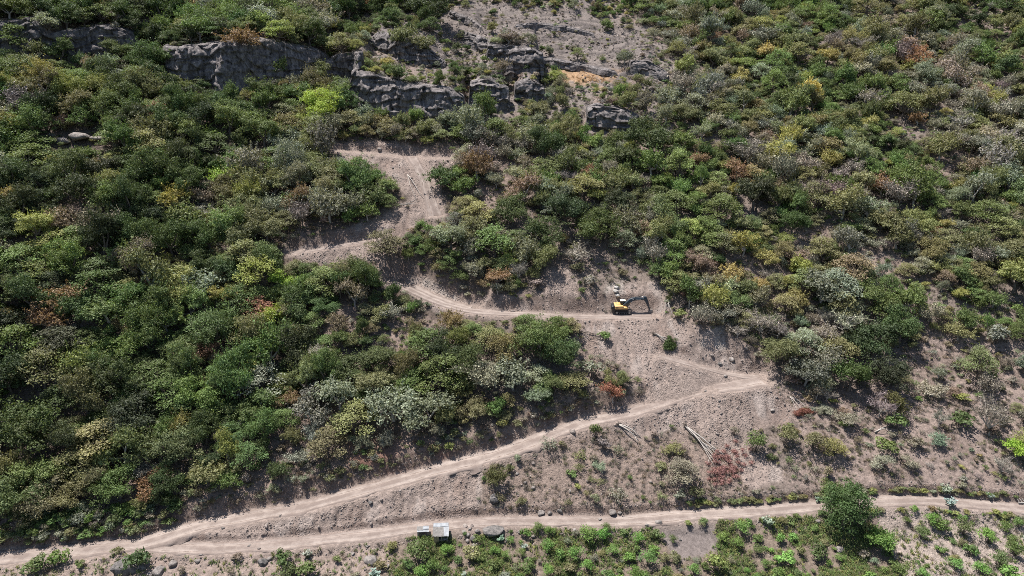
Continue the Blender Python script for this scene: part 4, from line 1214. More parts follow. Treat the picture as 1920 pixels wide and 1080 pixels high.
# bright rounded bushes of the field below the track
FIELD = [(898, 1010, 12), (930, 1035, 13), (950, 1040, 12), (985, 1000, 13), (1010, 990, 13), (1025, 1025, 16), (992, 1062, 18), (1033, 998, 13), (1100, 1005, 22), (1050, 1040, 14), (1085, 1040, 20),
         (1100, 1060, 16), (1130, 1000, 16), (1135, 990, 12), (1150, 1035, 15), (1180, 1045, 16), (1195, 1010, 15), (1215, 1050, 20), (1230, 1030, 13), (1262, 1012, 10), (1185, 1072, 18), (930, 1062, 16),
         (815, 1065, 18), (790, 1072, 17), (860, 1050, 12), (765, 1062, 16), (1420, 1030, 14), (1462, 1010, 14), (1300, 1068, 16), (1440, 1060, 14), (1460, 1078, 16),
         (1725, 1000, 16), (1745, 975, 16), (1765, 985, 17), (1803, 990, 18), (1850, 1005, 20), (1820, 1030, 16), (1865, 1045, 22), (1900, 1025, 20), (1890, 1075, 24), (1790, 1060, 16), (1700, 975, 10), (1765, 1030, 12), (1840, 1070, 20), (1685, 1072, 18), (1715, 955, 9), (1885, 990, 14), (1730, 1075, 14)]
field_rows = {}
for i, (px, py, r_) in sorted(enumerate(FIELD), key=lambda q_: q_[1][0]):
    c_ = random.choice(['bright green', 'bright green', 'fresh green', 'mid green'])
    where = 'left of the soil heap' if px < 1250 else 'right of the soil heap' if px < 1650 else 'in the dry field at bottom right'
    if px < 880: where = 'in the field corner below the hut'
    lb = f'{"large" if r_ > 16 else "small" if r_ < 13 else "medium"} {c_} rounded bush {where}'
    field_rows.setdefault(lb, []).append(special('feathery_bush' if i % 3 else 'shrub', px, py, r_, c_, lb, 'rounded bushes of the bottom field', random.uniform(0.9, 1.2)))
def in_row0(k, n):
    o_ = ('leftmost', 'second from left', 'third from left', 'fourth from left', 'fifth from left', 'sixth from left', 'seventh from left', 'eighth from left', 'ninth from left')
    return '' if n == 1 else ', rightmost' if k == n - 1 else ', ' + o_[min(k, 8)]
for lb, os_ in field_rows.items():
    for k, o in enumerate(os_): o['label'] = lb + in_row0(k, len(os_))

# ------------------------------------------------------------------ the forest: scattered plants
def scatter(n, ylo, yhi, seed):
    r = np.random.default_rng(seed)
    y = r.uniform(ylo, yhi, n); x = r.uniform(-1, 1, n) * (30 + 0.80 * y)
    return x, y, r
cell = 4.0
class Grid:
    def __init__(s): s.d = {}
    def ok(s, x, y, rad, f):
        i, j = int(x // cell), int(y // cell)
        for a in (-2, -1, 0, 1, 2):
            for b in (-2, -1, 0, 1, 2):
                for (px, py, pr) in s.d.get((i + a, j + b), ()):
                    if (px - x) ** 2 + (py - y) ** 2 < (f * (pr + rad)) ** 2: return False
        return True
    def put(s, x, y, rad): s.d.setdefault((int(x // cell), int(y // cell)), []).append((x, y, rad))

G = Grid()
for t_ in taken: G.put(t_[0], t_[1], t_[2] * 1.5)
x, y, r = scatter(46000, 100, 345, 99)
z = sampz(x, y)
u, v, dep = project(x, y, z)
vis = (u > -160) & (u < 2080) & (v > -110) & (v < 1120)
x, y, z, u, v, dep = [q_[vis] for q_ in (x, y, z, u, v, dep)]
n = len(x)
size = np.exp(r.normal(size=n) * 0.38) * 2.4
cl = fbm2(x / 30, y / 30, 3, 201)
size *= 1 + 0.35 * cl
size *= np.interp(u, [0, 700, 1200, 1900], [1.32, 1.12, 0.86, 0.92])
size *= 1 - 0.3 * look(M['bluff'], u, v)
size = np.clip(size, 1.0, 5.6)
def lk(k, uu=None, vv=None): return look(M[k], u if uu is None else uu, v if vv is None else vv)
dens = np.ones(n)
bare_patch = fbm2(x / 14, y / 14, 3, 207)
dens *= np.where(u > 850, 1 - 0.85 * sstep(0.10, 0.30, bare_patch), 1 - 0.3 * sstep(0.15, 0.35, bare_patch))
dens *= 1 - 0.80 * lk('sparse')
dens *= 1 - 0.93 * lk('rocky', u + 30 * bare_patch, v + 40 * cl)
dens *= 1 - 0.93 * lk('dry')
dens *= 1 - 0.97 * lk('midlow')
dens *= 1 - 0.62 * lk('bluff')
for k in ('scree', 'green', 'pink', 'lowleft', 'dump', 'straw'): dens *= 1 - lk(k)
dens *= 1 - 0.9 * (v > 965)
rdist = sampz(x, y, ROADD)
dens *= rdist > 1.3 + 0.75 * size
slp = np.abs(sampz(x, y + 0.6) - sampz(x, y - 0.6)) / 1.2
dens *= slp < 1.6
for (nm, cb, hc, lab) in cliff_geo:              # keep the rock faces in sight
    cu, cv, _ = project(cb[:, 0], cb[:, 1], cb[:, 2])
    _, ct, _ = project(cb[:, 0], cb[:, 1] + 0.22 * hc, cb[:, 2] + hc)
    o = np.argsort(cu)
    b_ = np.interp(u, cu[o], cv[o], left=-1e3, right=-1e3); t_ = np.interp(u, cu[o], ct[o], left=1e4, right=1e4)
    hide = (v - 1.6 * size * FPX / dep < b_ - 0.22 * (b_ - t_)) & (v > t_) & (v < b_ + 80)
    if lab.startswith(('dark shaded', 'broad grey')):
        hide |= (v - 1.7 * size * FPX / dep < b_ - 0.1 * (b_ - t_)) & (v > t_ - 4) & (v < b_ + 90)
    dens *= 1 - (0.93 if lab.startswith('broad') else 0.975) * hide
hz = 1.5 * size
for (a_, b_, w_) in taken_rocks:
    dens *= 1 - 0.97 * ((np.abs(u - a_) < w_ * 0.6 + 0.6 * size * FPX / dep) & (v - 1.6 * size * FPX / dep < b_ + 4) & (v > b_ - 20))
for f_ in (0.35, 0.7, 1.0):
    cu, cv, _ = project(x, y, z + hz * f_)
    dens *= 1 - 0.97 * (look(M['keep'], cu, cv) > 0.5)
    for sgn in (-0.6, 0.6):
        cu, cv, _ = project(x + sgn * size, y, z + hz * min(f_, 0.7))
        dens *= 1 - 0.9 * (look(M['keep'], cu, cv) > 0.5)
exc = at(1172, 584)
dens *= np.hypot(x - exc.x + 2, y - exc.y - 4) > 9.5 + 0.5 * size     # the machine stands in the sun
acc = []
order = np.argsort(-size * r.uniform(0.7, 1.0, n))
pick = r.uniform(0, 1, n)
for i in order:
    if pick[i] > dens[i]: continue
    if not G.ok(x[i], y[i], size[i], 0.43): continue
    G.put(x[i], y[i], size[i]); acc.append(i)
acc = np.array(acc)
print('trees', len(acc))
gz = ground(x[acc], y[acc])

def pick_kind(i):
    """kind and colour for the tree at candidate i"""
    uu, vv = u[i], v[i]
    pos = float(np.interp(uu, [300, 1000, 1900], [1.6, 3.0, 3.35])) + float(np.interp(vv, [300, 60], [0, 0.5])) + 0.9 * min(1.0, lk_sp[i])
    pos += 2.0 * cl[i] + r.normal() * 0.85
    c_ = ('dark green', 'deep green', 'mid green', 'olive green', 'grey green', 'grey brown')[int(np.clip(pos, 0, 5))]
    t = r.uniform(); dryness = float(np.interp(uu, [500, 1200], [0.4, 1.0]))
    if t < 0.05: c_ = 'yellow green'
    elif t < 0.05 + 0.035 * dryness: c_ = 'brown'
    elif t < 0.08 + 0.035 * dryness: c_ = 'pale grey green'
    elif t < 0.087 + 0.035 * dryness: c_ = 'rust brown'
    elif t < 0.087 + 0.043 * dryness: c_ = 'yellow'
    t = r.uniform()
    if c_ in ('grey brown',): kind = 'bare_tree' if t < 0.35 else 'half_bare_tree' if t < 0.75 else 'thin_tree'
    elif c_ in ('brown', 'rust brown', 'grey green', 'pale grey green'): kind = 'thin_tree' if t < 0.45 else 'half_bare_tree' if t < 0.7 else 'flat_tree' if t < .85 else 'round_tree'
    elif c_ in ('dark green', 'deep green', 'lime green', 'yellow'): kind = 'round_tree' if t < 0.8 else 'flat_tree'
    else: kind = 'round_tree' if t < 0.45 else 'flat_tree' if t < 0.8 else 'thin_tree'
    return kind, c_
lk_sp = lk('sparse') + lk('dry')

entries = []    # kind, var, x, y, z, R, rot, tint, colour, px size, u, v
for k, i in enumerate(acc):
    kind, c_ = pick_kind(i)
    sz = float(np.clip(np.exp(r.normal() * 0.22) * 1.08, 0.75, 1.7))
    if kind == 'round_tree' and size[i] * FPX / dep[i] > 26: kind = 'dense_tree'
    entries.append(dict(kind=kind, var=int(r.integers(0, 9)), x=x[i], y=y[i], z=gz[k] - 0.1, R=size[i], rot=r.uniform(0, 6.28), tint=jtint(c_, 0.13, u[i]), c=c_, px=size[i] * FPX / dep[i], u=u[i], v=v[i], sz=sz))

# undergrowth shrubs between the trees and on the open ground
Gs = Grid()
for t_ in taken: Gs.put(t_[0], t_[1], t_[2])
x, y, rs = scatter(36000, 98, 340, 199)
z = sampz(x, y); u, v, dep = project(x, y, z)
vis = (u > -60) & (u < 1980) & (v > -40) & (v < 1110)
x, y, z, u, v, dep = [q_[vis] for q_ in (x, y, z, u, v, dep)]
n = len(x)
size = np.clip(np.exp(rs.normal(size=n) * 0.35) * 0.85 * (1 + 0.3 * look(M['midlow'], u, v)), 0.35, 2.2)
forest = (1 - lk('scree')) * (1 - lk('green')) * (1 - lk('pink')) * (1 - lk('lowleft')) * (1 - lk('dump')) * (1 - lk('straw'))
dens = 0.9 * forest * (1 - 0.80 * lk('rocky')) * (1 - 0.0 * lk('midlow')) * (1 - 0.2 * lk('dry'))
dens = np.maximum(dens, 0.28 * lk('lowleft')); dens = np.maximum(dens, 0.30 * lk('pink')); dens = np.maximum(dens, 0.55 * lk('green')) * (1 - lk('dump'))
dens *= np.where(sstep(0.05, 0.3, fbm2(x / 8, y / 8, 3, 307)) > 0.5, 0.5, 1)
open_ = np.clip(lk('dry') + lk('midlow') + lk('pink') + lk('lowleft'), 0, 1)
dens *= 1 - open_ * (1 - np.clip(0.62 + 2.4 * fbm2(x / 6, y / 6, 3, 317), 0.06, 1))
rdist = sampz(x, y, ROADD)
dens *= rdist > 0.8
cu, cv, _ = project(x, y, z + 0.8 * size)
dens *= 1 - 0.97 * (look(M['keep'], cu, cv) > 0.5)
pick = rs.uniform(0, 1, n)
acc = []
for i in np.argsort(-size):
    if pick[i] > dens[i] or not Gs.ok(x[i], y[i], size[i], 0.7): continue
    Gs.put(x[i], y[i], size[i]); acc.append(i)
acc = np.array(acc)
# a hedge of weeds and shrubs along the uphill side of the bottom track
print('shrubs', len(acc))
gz = ground(x[acc], y[acc])
LK = {k: lk(k) for k in ('dry', 'midlow', 'green', 'pink', 'lowleft', 'rocky')}
for k, i in enumerate(acc):
    t = rs.uniform()
    if LK['green'][i] > 0.4 or LK['pink'][i] > 0.4:
        c_ = rs.choice(['mid green', 'fresh green', 'olive green', 'bright green', 'grey green', 'blue green'], p=[.28, .25, .25, .08, .08, .06])
        kind = 'broad_leaved_shrub' if c_ == 'blue green' else 'shrub' if t < 0.7 else 'feathery_bush'
    elif LK['dry'][i] > 0.4 or LK['midlow'][i] > 0.4 or LK['rocky'][i] > 0.4:
        c_ = rs.choice(['olive green', 'grey green', 'grey brown', 'brown', 'mid green', 'yellow green'], p=[.25, .22, .25, .13, .1, .05])
        kind = 'airy_shrub' if t < 0.6 else 'shrub'
    else:
        c_ = rs.choice(['olive green', 'deep green', 'grey green', 'grey brown', 'brown', 'mid green', 'yellow green'], p=[.26, .16, .18, .16, .06, .14, .04])
        kind = 'shrub' if t < 0.55 else 'airy_shrub'
    entries.append(dict(kind=kind, var=int(rs.integers(0, 9)), x=x[i], y=y[i], z=gz[k] - 0.05, R=size[i], rot=rs.uniform(0, 6.28), tint=jtint(c_, 0.13, u[i]), c=c_, px=size[i] * FPX / dep[i], u=u[i], v=v[i], sz=rs.uniform(0.8, 1.3)))
for (u0, u1, lo, hi, cnt, cols, kinds_) in ((0, 335, 14, 70, 190, ['mid green', 'deep green', 'olive green', 'fresh green', 'grey green'], ['shrub', 'shrub', 'airy_shrub']),
                                  (335, 900, 22, 80, 120, ['grey brown', 'grey green', 'olive green', 'brown'], ['airy_shrub', 'airy_shrub', 'shrub']),
                                  (900, 1200, 20, 60, 60, ['grey brown', 'grey green', 'olive green', 'brown'], ['airy_shrub'])):
    for i in range(cnt):                            # brush on the bank above the long road
        uu = rs.uniform(u0, u1); rv = np.interp(uu, [p_[0] for p_ in ROAD_LOW], [p_[1] for p_ in ROAD_LOW])
        p_ = at(uu, rv - rs.uniform(lo, hi)); c_ = rs.choice(cols); R = float(np.clip(rs.normal() * 0.35 + (1.15 if u0 == 0 else 0.85), 0.4, 2.0))
        if u0 == 0 and uu > 230 and rv > 985 and rs.uniform() < 0.5: continue
        entries.append(dict(kind=str(rs.choice(kinds_)), var=int(rs.integers(0, 9)), x=p_.x, y=p_.y, z=ground(p_.x, p_.y)[0] - 0.05, R=R, rot=rs.uniform(0, 6.28), tint=jtint(c_, 0.13, uu), c=c_, px=R * 9, u=uu, v=rv - 30, sz=rs.uniform(0.8, 1.2)))
for i in range(120):                                # weeds lining the track
    uu = rs.uniform(1290, 1915)
    up_ = rs.uniform() < 0.72
    rv = np.interp(uu, [p_[0] for p_ in ROAD_BOTTOM], [p_[1] for p_ in ROAD_BOTTOM])
    p_ = at(uu, rv - rs.uniform(13, 21) if up_ else rv + rs.uniform(14, 24))
    c_ = rs.choice(['olive green', 'yellow green', 'mid green', 'grey green'], p=[.45, .25, .2, .1])
    R = rs.uniform(0.55, 1.0)
    entries.append(dict(kind='shrub', var=int(rs.integers(0, 9)), x=p_.x, y=p_.y, z=ground(p_.x, p_.y)[0] - 0.05, R=R, rot=rs.uniform(0, 6.28), tint=jtint(c_), c=c_, px=R * 9, u=uu, v=rv, sz=rs.uniform(0.7, 1.0)))

# the largest of each kind stand as trees of their own, the rest is one mass of forest or undergrowth
by = {}
for e in entries: by.setdefault(WORDS[e['kind']][0], []).append(e)
already = {'broadleaf_tree': 62, 'spreading_tree': 2, 'leafless_tree': 0, 'shrub': 30, 'bush': 36}
rest_tree, rest_shrub = [], []
ORD = ('', 'second', 'third', 'fourth', 'fifth', 'sixth', 'seventh', 'eighth', 'ninth', 'tenth', 'eleventh', 'twelfth')
def in_row(k, n):
    if n == 1: return ''
    if n == 2: return ('left one', 'right one')[k]
    if k == 0: return 'leftmost'
    if k == n - 1: return 'rightmost'
    if n % 2 and k == n // 2 and n < 6: return 'middle one'
    return f'{ORD[min(k, 11)]} from left' if k < n / 2 else f'{ORD[min(n - 1 - k, 11)]} from right'
for nm, es in by.items():
    inside = [e for e in es if -10 < e['u'] < 1930 and -25 < e['v'] < 1095]
    outside = [e for e in es if not (-10 < e['u'] < 1930 and -25 < e['v'] < 1095)]
    inside.sort(key=lambda e: -e['px'])
    k = 300 - already.get(nm, 0)
    for e in inside[:k]:
        w = WORDS[e['kind']]
        big = '' if nm in ('shrub', 'bush') else ('large ' if e['px'] > 30 else 'small ' if e['px'] < 17 else '')
        vc = e['v'] - e['px'] * (0.5 if nm in ('shrub', 'bush') else 0.75)
        e['lab'] = f"{big}{e['c']} {w[1]} {region(e['u'], vc)}"; e['vc'] = vc
    same = {}
    for e in inside[:k]: same.setdefault(e['lab'], []).append(e)
    for lab, mem in same.items():
        for q_, e in enumerate(sorted(mem, key=lambda e: e['u'])):
            l2 = lab
            w_ = in_row(q_, len(mem))
            if w_ and len((lab + ' ' + w_).split()) <= 16: l2 = lab + ', ' + w_
            plant(e['kind'], e['var'], e['x'], e['y'], e['z'], e['R'], e['rot'], e['tint'], l2, lab, sz=e['sz'])
    (rest_shrub if nm in ('shrub', 'bush') else rest_tree).extend(inside[k:] + outside)

def mass(name, label, protos, pts, category=None):
    """one object: plants or stones too many to count, set out on points"""
    cc = bpy.data.collections.new(name + '_shapes')
    for i, me in enumerate(protos):
        cc.objects.link(bpy.data.objects.new(f'{name}_{i:03d}', me))
    n = len(pts['x'])
    me = bpy.data.meshes.new(name)
    me.vertices.add(n)
    me.vertices.foreach_set('co', np.stack([pts['x'], pts['y'], pts['z']], -1).astype(np.float32).ravel())
    me.attributes.new('which', 'INT', 'POINT').data.foreach_set('value', np.asarray(pts['which'], np.int32))
    me.attributes.new('turn', 'FLOAT_VECTOR', 'POINT').data.foreach_set('vector', np.asarray(pts['rot'], np.float32).ravel())
    me.attributes.new('size', 'FLOAT_VECTOR', 'POINT').data.foreach_set('vector', np.asarray(pts['scl'], np.float32).ravel())
    me.attributes.new('tint', 'FLOAT_COLOR', 'POINT').data.foreach_set('color', np.concatenate([np.asarray(pts['tint'], np.float32), np.ones((n, 1), np.float32)], 1).ravel())
    ng = bpy.data.node_groups.new(name, 'GeometryNodeTree')
    ng.interface.new_socket('Geometry', in_out='INPUT', socket_type='NodeSocketGeometry')
    ng.interface.new_socket('Geometry', in_out='OUTPUT', socket_type='NodeSocketGeometry')
    gi, go = ng.nodes.new('NodeGroupInput'), ng.nodes.new('NodeGroupOutput')
    ci = ng.nodes.new('GeometryNodeCollectionInfo'); ci.inputs['Collection'].default_value = cc
    ci.inputs['Separate Children'].default_value = True; ci.inputs['Reset Children'].default_value = True
    ip = ng.nodes.new('GeometryNodeInstanceOnPoints'); ip.inputs['Pick Instance'].default_value = True
    def att(nm, ty):
        a = ng.nodes.new('GeometryNodeInputNamedAttribute'); a.data_type = ty; a.inputs[0].default_value = nm
        return a.outputs[0]
    ng.links.new(gi.outputs[0], ip.inputs['Points']); ng.links.new(ci.outputs[0], ip.inputs['Instance'])
    ng.links.new(att('which', 'INT'), ip.inputs['Instance Index'])
    er = ng.nodes.new('FunctionNodeEulerToRotation'); ng.links.new(att('turn', 'FLOAT_VECTOR'), er.inputs[0]); ng.links.new(er.outputs[0], ip.inputs['Rotation'])
    ng.links.new(att('size', 'FLOAT_VECTOR'), ip.inputs['Scale'])
    ng.links.new(ip.outputs[0], go.inputs[0])
    o = link(name, me, kind='stuff', label=label)
    if category: o['category'] = category
    md = o.modifiers.new('scatter', 'NODES'); md.node_group = ng
    return o

joined = {}
protos_t, protos_s = [], []
def joint(kind, var, store):
    K = KIND[kind]; var = var % len(K['var'])
    if (kind, var) not in joined:
        a, b, _, _, sm, lm = K['var'][var]
        v0, t0, q0, l0 = a.arrays(); v1, t1, q1, l1 = b.arrays()
        T0 = t0 if t0 is not None else np.zeros((0, 3), int)
        tt = np.concatenate([T0, t1 + len(v0)])
        me = new_mesh('plant', np.concatenate([v0, v1]), tt, q0, [sm, lm], tri_mat=np.concatenate([np.zeros(len(T0)), np.ones(len(t1))]), quad_mat=np.zeros(len(q0)), attrs={'lv': np.concatenate([l0, l1])})
        joined[(kind, var)] = len(store); store.append(me)
    return joined[(kind, var)]
def to_pts(es, store):
    return dict(x=[e['x'] for e in es], y=[e['y'] for e in es], z=[e['z'] for e in es], which=[joint(e['kind'], e['var'], store) for e in es],
                rot=[(0, 0, e['rot']) for e in es], scl=[(e['R'], e['R'], e['R'] * e['sz']) for e in es], tint=[e['tint'] for e in es])
pt, ps = to_pts(rest_tree, protos_t), to_pts(rest_shrub, protos_s)
mass('forest', 'mixed green and grey trees massed over the far hillside', protos_t, pt)
mass('shrubbery', 'low mixed shrubs filling the gaps between the trees', protos_s, ps)
print('rest', len(rest_tree), len(rest_shrub))

# ------------------------------------------------------------------ low growth and loose stones
def spots(n, ylo, yhi, seed):
    x, y, r = scatter(n, ylo, yhi, seed)
    z = sampz(x, y); u, v, dep = project(x, y, z)
    vis = (u > -30) & (u < 1950) & (v > -20) & (v < 1110) & (sampz(x, y, ROADD) > 0.3)
    return x[vis], y[vis], u[vis], v[vis], dep[vis], r

# dry scrub over the ground
x, y, u, v, dep, r = spots(120000, 98, 330, 401)
dn = 0.75 * (1 - lk('scree')) * (1 - lk('dump')) * (1 - lk('green')) * (1 - 0.6 * lk('pink')) * (1 - 0.6 * lk('lowleft')) * (1 - 0.5 * lk('rocky'))
dn = np.maximum(dn, 0.9 * lk('dry')); dn = np.maximum(dn, 0.9 * lk('midlow')); dn = np.maximum(dn, 0.9 * lk('straw'))
dn *= np.clip(0.62 + 1.2 * fbm2(x / 4, y / 4, 3, 411), 0.05, 1) * (1 - lk('dump'))
ok = r.uniform(0, 1, len(x)) < dn
x, y, u, v = x[ok], y[ok], u[ok], v[ok]
n = len(x)
sc = r.uniform(0.3, 0.95, n)
cs = np.array([PAL['grey brown'], PAL['brown'], PAL['olive green'], PAL['grey green'], (0.32, 0.255, 0.19), (0.26, 0.225, 0.2)])
pk = r.choice(6, n, p=[.25, .15, .14, .14, .16, .16])
tint = cs[pk] * r.uniform(0.75, 1.25, (n, 1))
straw = lk('straw')[:, None] > 0.35
tint = np.where(straw, np.array([[0.62, 0.44, 0.26]]) * r.uniform(0.8, 1.2, (n, 1)), tint)
sc = np.where(straw[:, 0], 0.9, sc)
mass('undergrowth', 'dry twiggy scrub and weeds over the ground', [scrub(s).mesh('scrub', TWIG) for s in range(301, 306)],
     dict(x=x, y=y, z=ground(x, y) - 0.03, which=r.integers(0, 5, n), rot=np.stack([r.normal(size=n) * .15, r.normal(size=n) * .15, r.uniform(0, 6.28, n)], -1), scl=np.stack([sc, sc, sc * r.uniform(.7, 1.3, n)], -1), tint=tint))
print('scrub', n)
# green herbs of the field
x, y, u, v, dep, r = spots(110000, 96, 132, 501)
dn = 1.0 * lk('green') * np.clip(0.62 + 1.9 * fbm2(x / 4.5, y / 4.5, 3, 511), 0, 1)
dn = np.maximum(dn, 0.2 * lk('pink') * np.clip(0.5 + 1.6 * fbm2(x / 3.5, y / 3.5, 3, 513), 0, 1)); dn = np.maximum(dn, 0.06 * lk('lowleft'))
dn *= 1 - lk('dump')
ok = r.uniform(0, 1, len(x)) < dn
x, y, u, v = x[ok], y[ok], u[ok], v[ok]; n = len(x)
sc = r.uniform(0.35, 0.8, n)
cs = np.array([PAL['mid green'], PAL['fresh green'], PAL['olive green'], PAL['deep green'], PAL['yellow green']])
tint = cs[r.choice(5, n, p=[.28, .22, .27, .08, .15])] * r.uniform(1.0, 1.6, (n, 1))
mass('weeds', 'low green leafy weeds covering the bottom field', [herb(s).mesh('herb', LEAF) for s in range(321, 325)],
     dict(x=x, y=y, z=ground(x, y) - 0.02, which=r.integers(0, 4, n), rot=np.stack([r.normal(size=n) * .1, r.normal(size=n) * .1, r.uniform(0, 6.28, n)], -1), scl=np.stack([sc, sc, sc * r.uniform(.8, 1.3, n)], -1), tint=tint))
print('herbs', n)
# stones
x, y, u, v, dep, r = spots(620000, 98, 310, 601)
patch = np.clip(0.35 + 1.5 * fbm2(x / 6, y / 9, 3, 611), 0.04, 1)
dn = np.maximum(0.75 * lk('scree') * patch, 0.25 * lk('midlow') * patch); dn = np.maximum(dn, 0.10 * lk('pink')); dn = np.maximum(dn, 0.10 * lk('lowleft')); dn = np.maximum(dn, 0.06 * lk('dry')); dn = np.maximum(dn, 0.05 * lk('green'))
dn = np.maximum(dn, 0.42 * (sampz(x, y, ROADD) < 1.6)); dn = np.maximum(dn, 0.04 * lk('sparse')); dn *= 1 - 0.9 * lk('dump'); dn = np.maximum(dn, 0.16 * lk('rocky') * patch)
ok = r.uniform(0, 1, len(x)) < dn
x, y, u, v = x[ok], y[ok], u[ok], v[ok]; n = len(x)
sc = np.clip(np.exp(r.normal(size=n) * 0.5) * 0.14, 0.05, 0.5) * np.where(v < 260, 2.2, 1.0)
mass('rubble', 'loose angular stones strewn over the scree', [rock_mesh(20 + k, STONE, 1) for k in range(5)],
     dict(x=x, y=y, z=ground(x, y) - 0.01, which=r.integers(0, 5, n), rot=r.uniform(0, 6.28, (n, 3)), scl=np.stack([sc] * 3, -1), tint=np.full((n, 3), 0.4)))
print('stones', n)
WHITEROCK = make_rock('white_rock', (0.36, 0.335, 0.31), (0.62, 0.595, 0.565), 0.9)
# ------------------------------------------------------------------ the excavator on the bench
ORANGE = plain('orange_paint', (0.74, 0.45, 0.175), 0.45, var=0.12, scale=1.5, spec=0.5)
CREAM = plain('cream_paint', (0.78, 0.70, 0.56), 0.5, var=0.08, scale=2)
BLACKP = plain('dark_paint', (0.022, 0.025, 0.030), 0.4, var=0.3, scale=2, spec=0.5)
BOOMP = plain('boom_paint', (0.045, 0.062, 0.080), 0.38, var=0.3, scale=1.2, spec=0.5)
STEEL = plain('worn_steel', (0.30, 0.285, 0.27), 0.5, metal=0.5, var=0.3, scale=3)
CHROME = plain('rod_steel', (0.6, 0.6, 0.6), 0.25, metal=1.0, var=0.05)
TRACKM = plain('track_steel', (0.060, 0.056, 0.054), 0.7, metal=0.3, var=0.5, scale=5)
GLASS = plain('cab_glass', (0.018, 0.022, 0.026), 0.08, var=0.1, spec=0.8)
WHITE = plain('white_lettering', (0.80, 0.80, 0.78), 0.6, var=0.05)

def strip(mb, up, lo, y0, y1):
    """a beam given by its upper and lower outline in x,z"""
    n = len(up)
    v = [(p[0], y, p[1]) for y in (y0, y1) for L_ in (lo, up) for p in L_]
    q_ = []
    for i in range(n - 1):
        a, b, c, d = i, n + i, 2 * n + i, 3 * n + i
        q_ += [(a, a + 1, b + 1, b), (c + 1, c, d, d + 1), (b, b + 1, d + 1, d), (a + 1, a, c, c + 1)]
    q_ += [(0, n, 3 * n, 2 * n), (2 * n - 1, n - 1, 3 * n - 1, 4 * n - 1)]
    mb.add(v, q=q_)

def disc(mb, c, rad, y0, y1, k=18):
    mb.prism([(c[0] + math.cos(a) * rad, c[1] + math.sin(a) * rad) for a in np.linspace(0, 2 * np.pi, k, endpoint=False)], y0, y1)

def part(name, mat, parent, build, **props):
    mb = MB(); build(mb)
    o = link(name, mb.mesh(name, mat), parent, **props)
    md = o.modifiers.new('edge', 'BEVEL'); md.width = 0.025; md.segments = 1; md.limit_method = 'ANGLE'
    return o

pe = at(1172, 584)
ex = empty('excavator', (pe.x - 0.6, pe.y + 0.3, 0), R_(-1), 1.0, label='orange and black tracked excavator digging at the end of the bench road', category='excavator')
dist_ = np.hypot(P_dig[:, 0] - ex.location.x, P_dig[:, 1] - ex.location.y)
ex.location.z = float(P_dig[np.argmin(dist_), 2]) + 0.04

for sy in (-1.15, 1.15):
    def stad(mb, sy=sy, hx=1.58, r=0.42, w=0.30):
        a = np.linspace(-np.pi / 2, np.pi / 2, 9)
        pts = [(hx + math.cos(t) * r, r + 0.0 + math.sin(t) * r) for t in a] + [(-hx - math.cos(t) * r, r + math.sin(t) * r) for t in a[::-1]]
        n = len(pts)
        inner = [(p[0] * 0.93, r + (p[1] - r) * 0.80) for p in pts]
        v = [(p[0], sy - w, p[1]) for p in pts] + [(p[0], sy + w, p[1]) for p in pts] + [(p[0], sy - w, p[1]) for p in inner] + [(p[0], sy + w, p[1]) for p in inner]
        q_ = []
        for i in range(n):
            j = (i + 1) % n
            q_ += [(i, j, n + j, n + i), (2 * n + j, 2 * n + i, 3 * n + i, 3 * n + j), (j, i, 2 * n + i, 2 * n + j), (n + i, n + j, 3 * n + j, 3 * n + i)]
        mb.add(v, q=q_)
    tk = part('track', TRACKM, ex, stad)
    def shoes(mb, sy=sy):
        for xx in np.arange(-1.55, 1.6, 0.19):
            mb.box((xx, sy, 0.865), (0.10, 0.62, 0.05)); mb.box((xx, sy, 0.0), (0.10, 0.62, 0.04))
    part('track_shoes', TRACKM, tk, shoes)
    part('track_frame', BLACKP, tk, lambda mb, sy=sy: mb.box((0, sy, 0.42), (3.0, 0.40, 0.34)))
    for xx in (-1.58, 1.58):
        part('drive_wheel', STEEL, tk, lambda mb, xx=xx, sy=sy: disc(mb, (xx, 0.42), 0.31, sy - 0.24, sy + 0.24))
    for xx in (-0.9, -0.3, 0.3, 0.9):
        part('roller', STEEL, tk, lambda mb, xx=xx, sy=sy: disc(mb, (xx, 0.19), 0.10, sy - 0.26, sy + 0.26, 10))
part('undercarriage', BLACKP, ex, lambda mb: (mb.box((0, 0, 0.62), (1.5, 1.8, 0.5)), mb.tube([(0, 0, 0.8), (0, 0, 1.1)], 0.62, 16)))
def platform(mb):
    strip(mb, [(-2.35, 1.35), (1.15, 1.35)], [(-2.35, 1.06), (1.15, 1.06)], -1.35, 1.35)
part('platform', BLACKP, ex, platform)
def weight(mb):
    strip(mb, [(-2.95, 1.85), (-2.75, 2.12), (-2.15, 2.18)], [(-2.9, 1.15), (-2.7, 0.98), (-2.15, 0.98)], -1.32, 1.32)
part('counterweight', BLACKP, ex, weight, label='black rear counterweight')
def panels(mb):
    strip(mb, [(-2.13, 2.16), (-0.2, 2.20), (0.05, 2.05)], [(-2.13, 1.37), (-0.2, 1.37), (0.05, 1.37)], -1.36, -0.42)
    strip(mb, [(-2.13, 2.28), (-0.6, 2.28)], [(-2.13, 1.37), (-0.6, 1.37)], -0.41, 1.30)
bd = part('engine_housing', ORANGE, ex, panels, label='orange engine housing and side panels')
part('side_tank', ORANGE, ex, lambda mb: strip(mb, [(0.07, 1.88), (0.85, 1.80), (1.05, 1.62)], [(0.07, 1.37), (0.85, 1.37), (1.05, 1.37)], -1.36, -0.55))
part('vent_panel', BLACKP, bd, lambda mb: [mb.box((-1.85 + 0.13 * i, -1.37, 1.78), (0.07, 0.02, 0.42)) for i in range(5)])
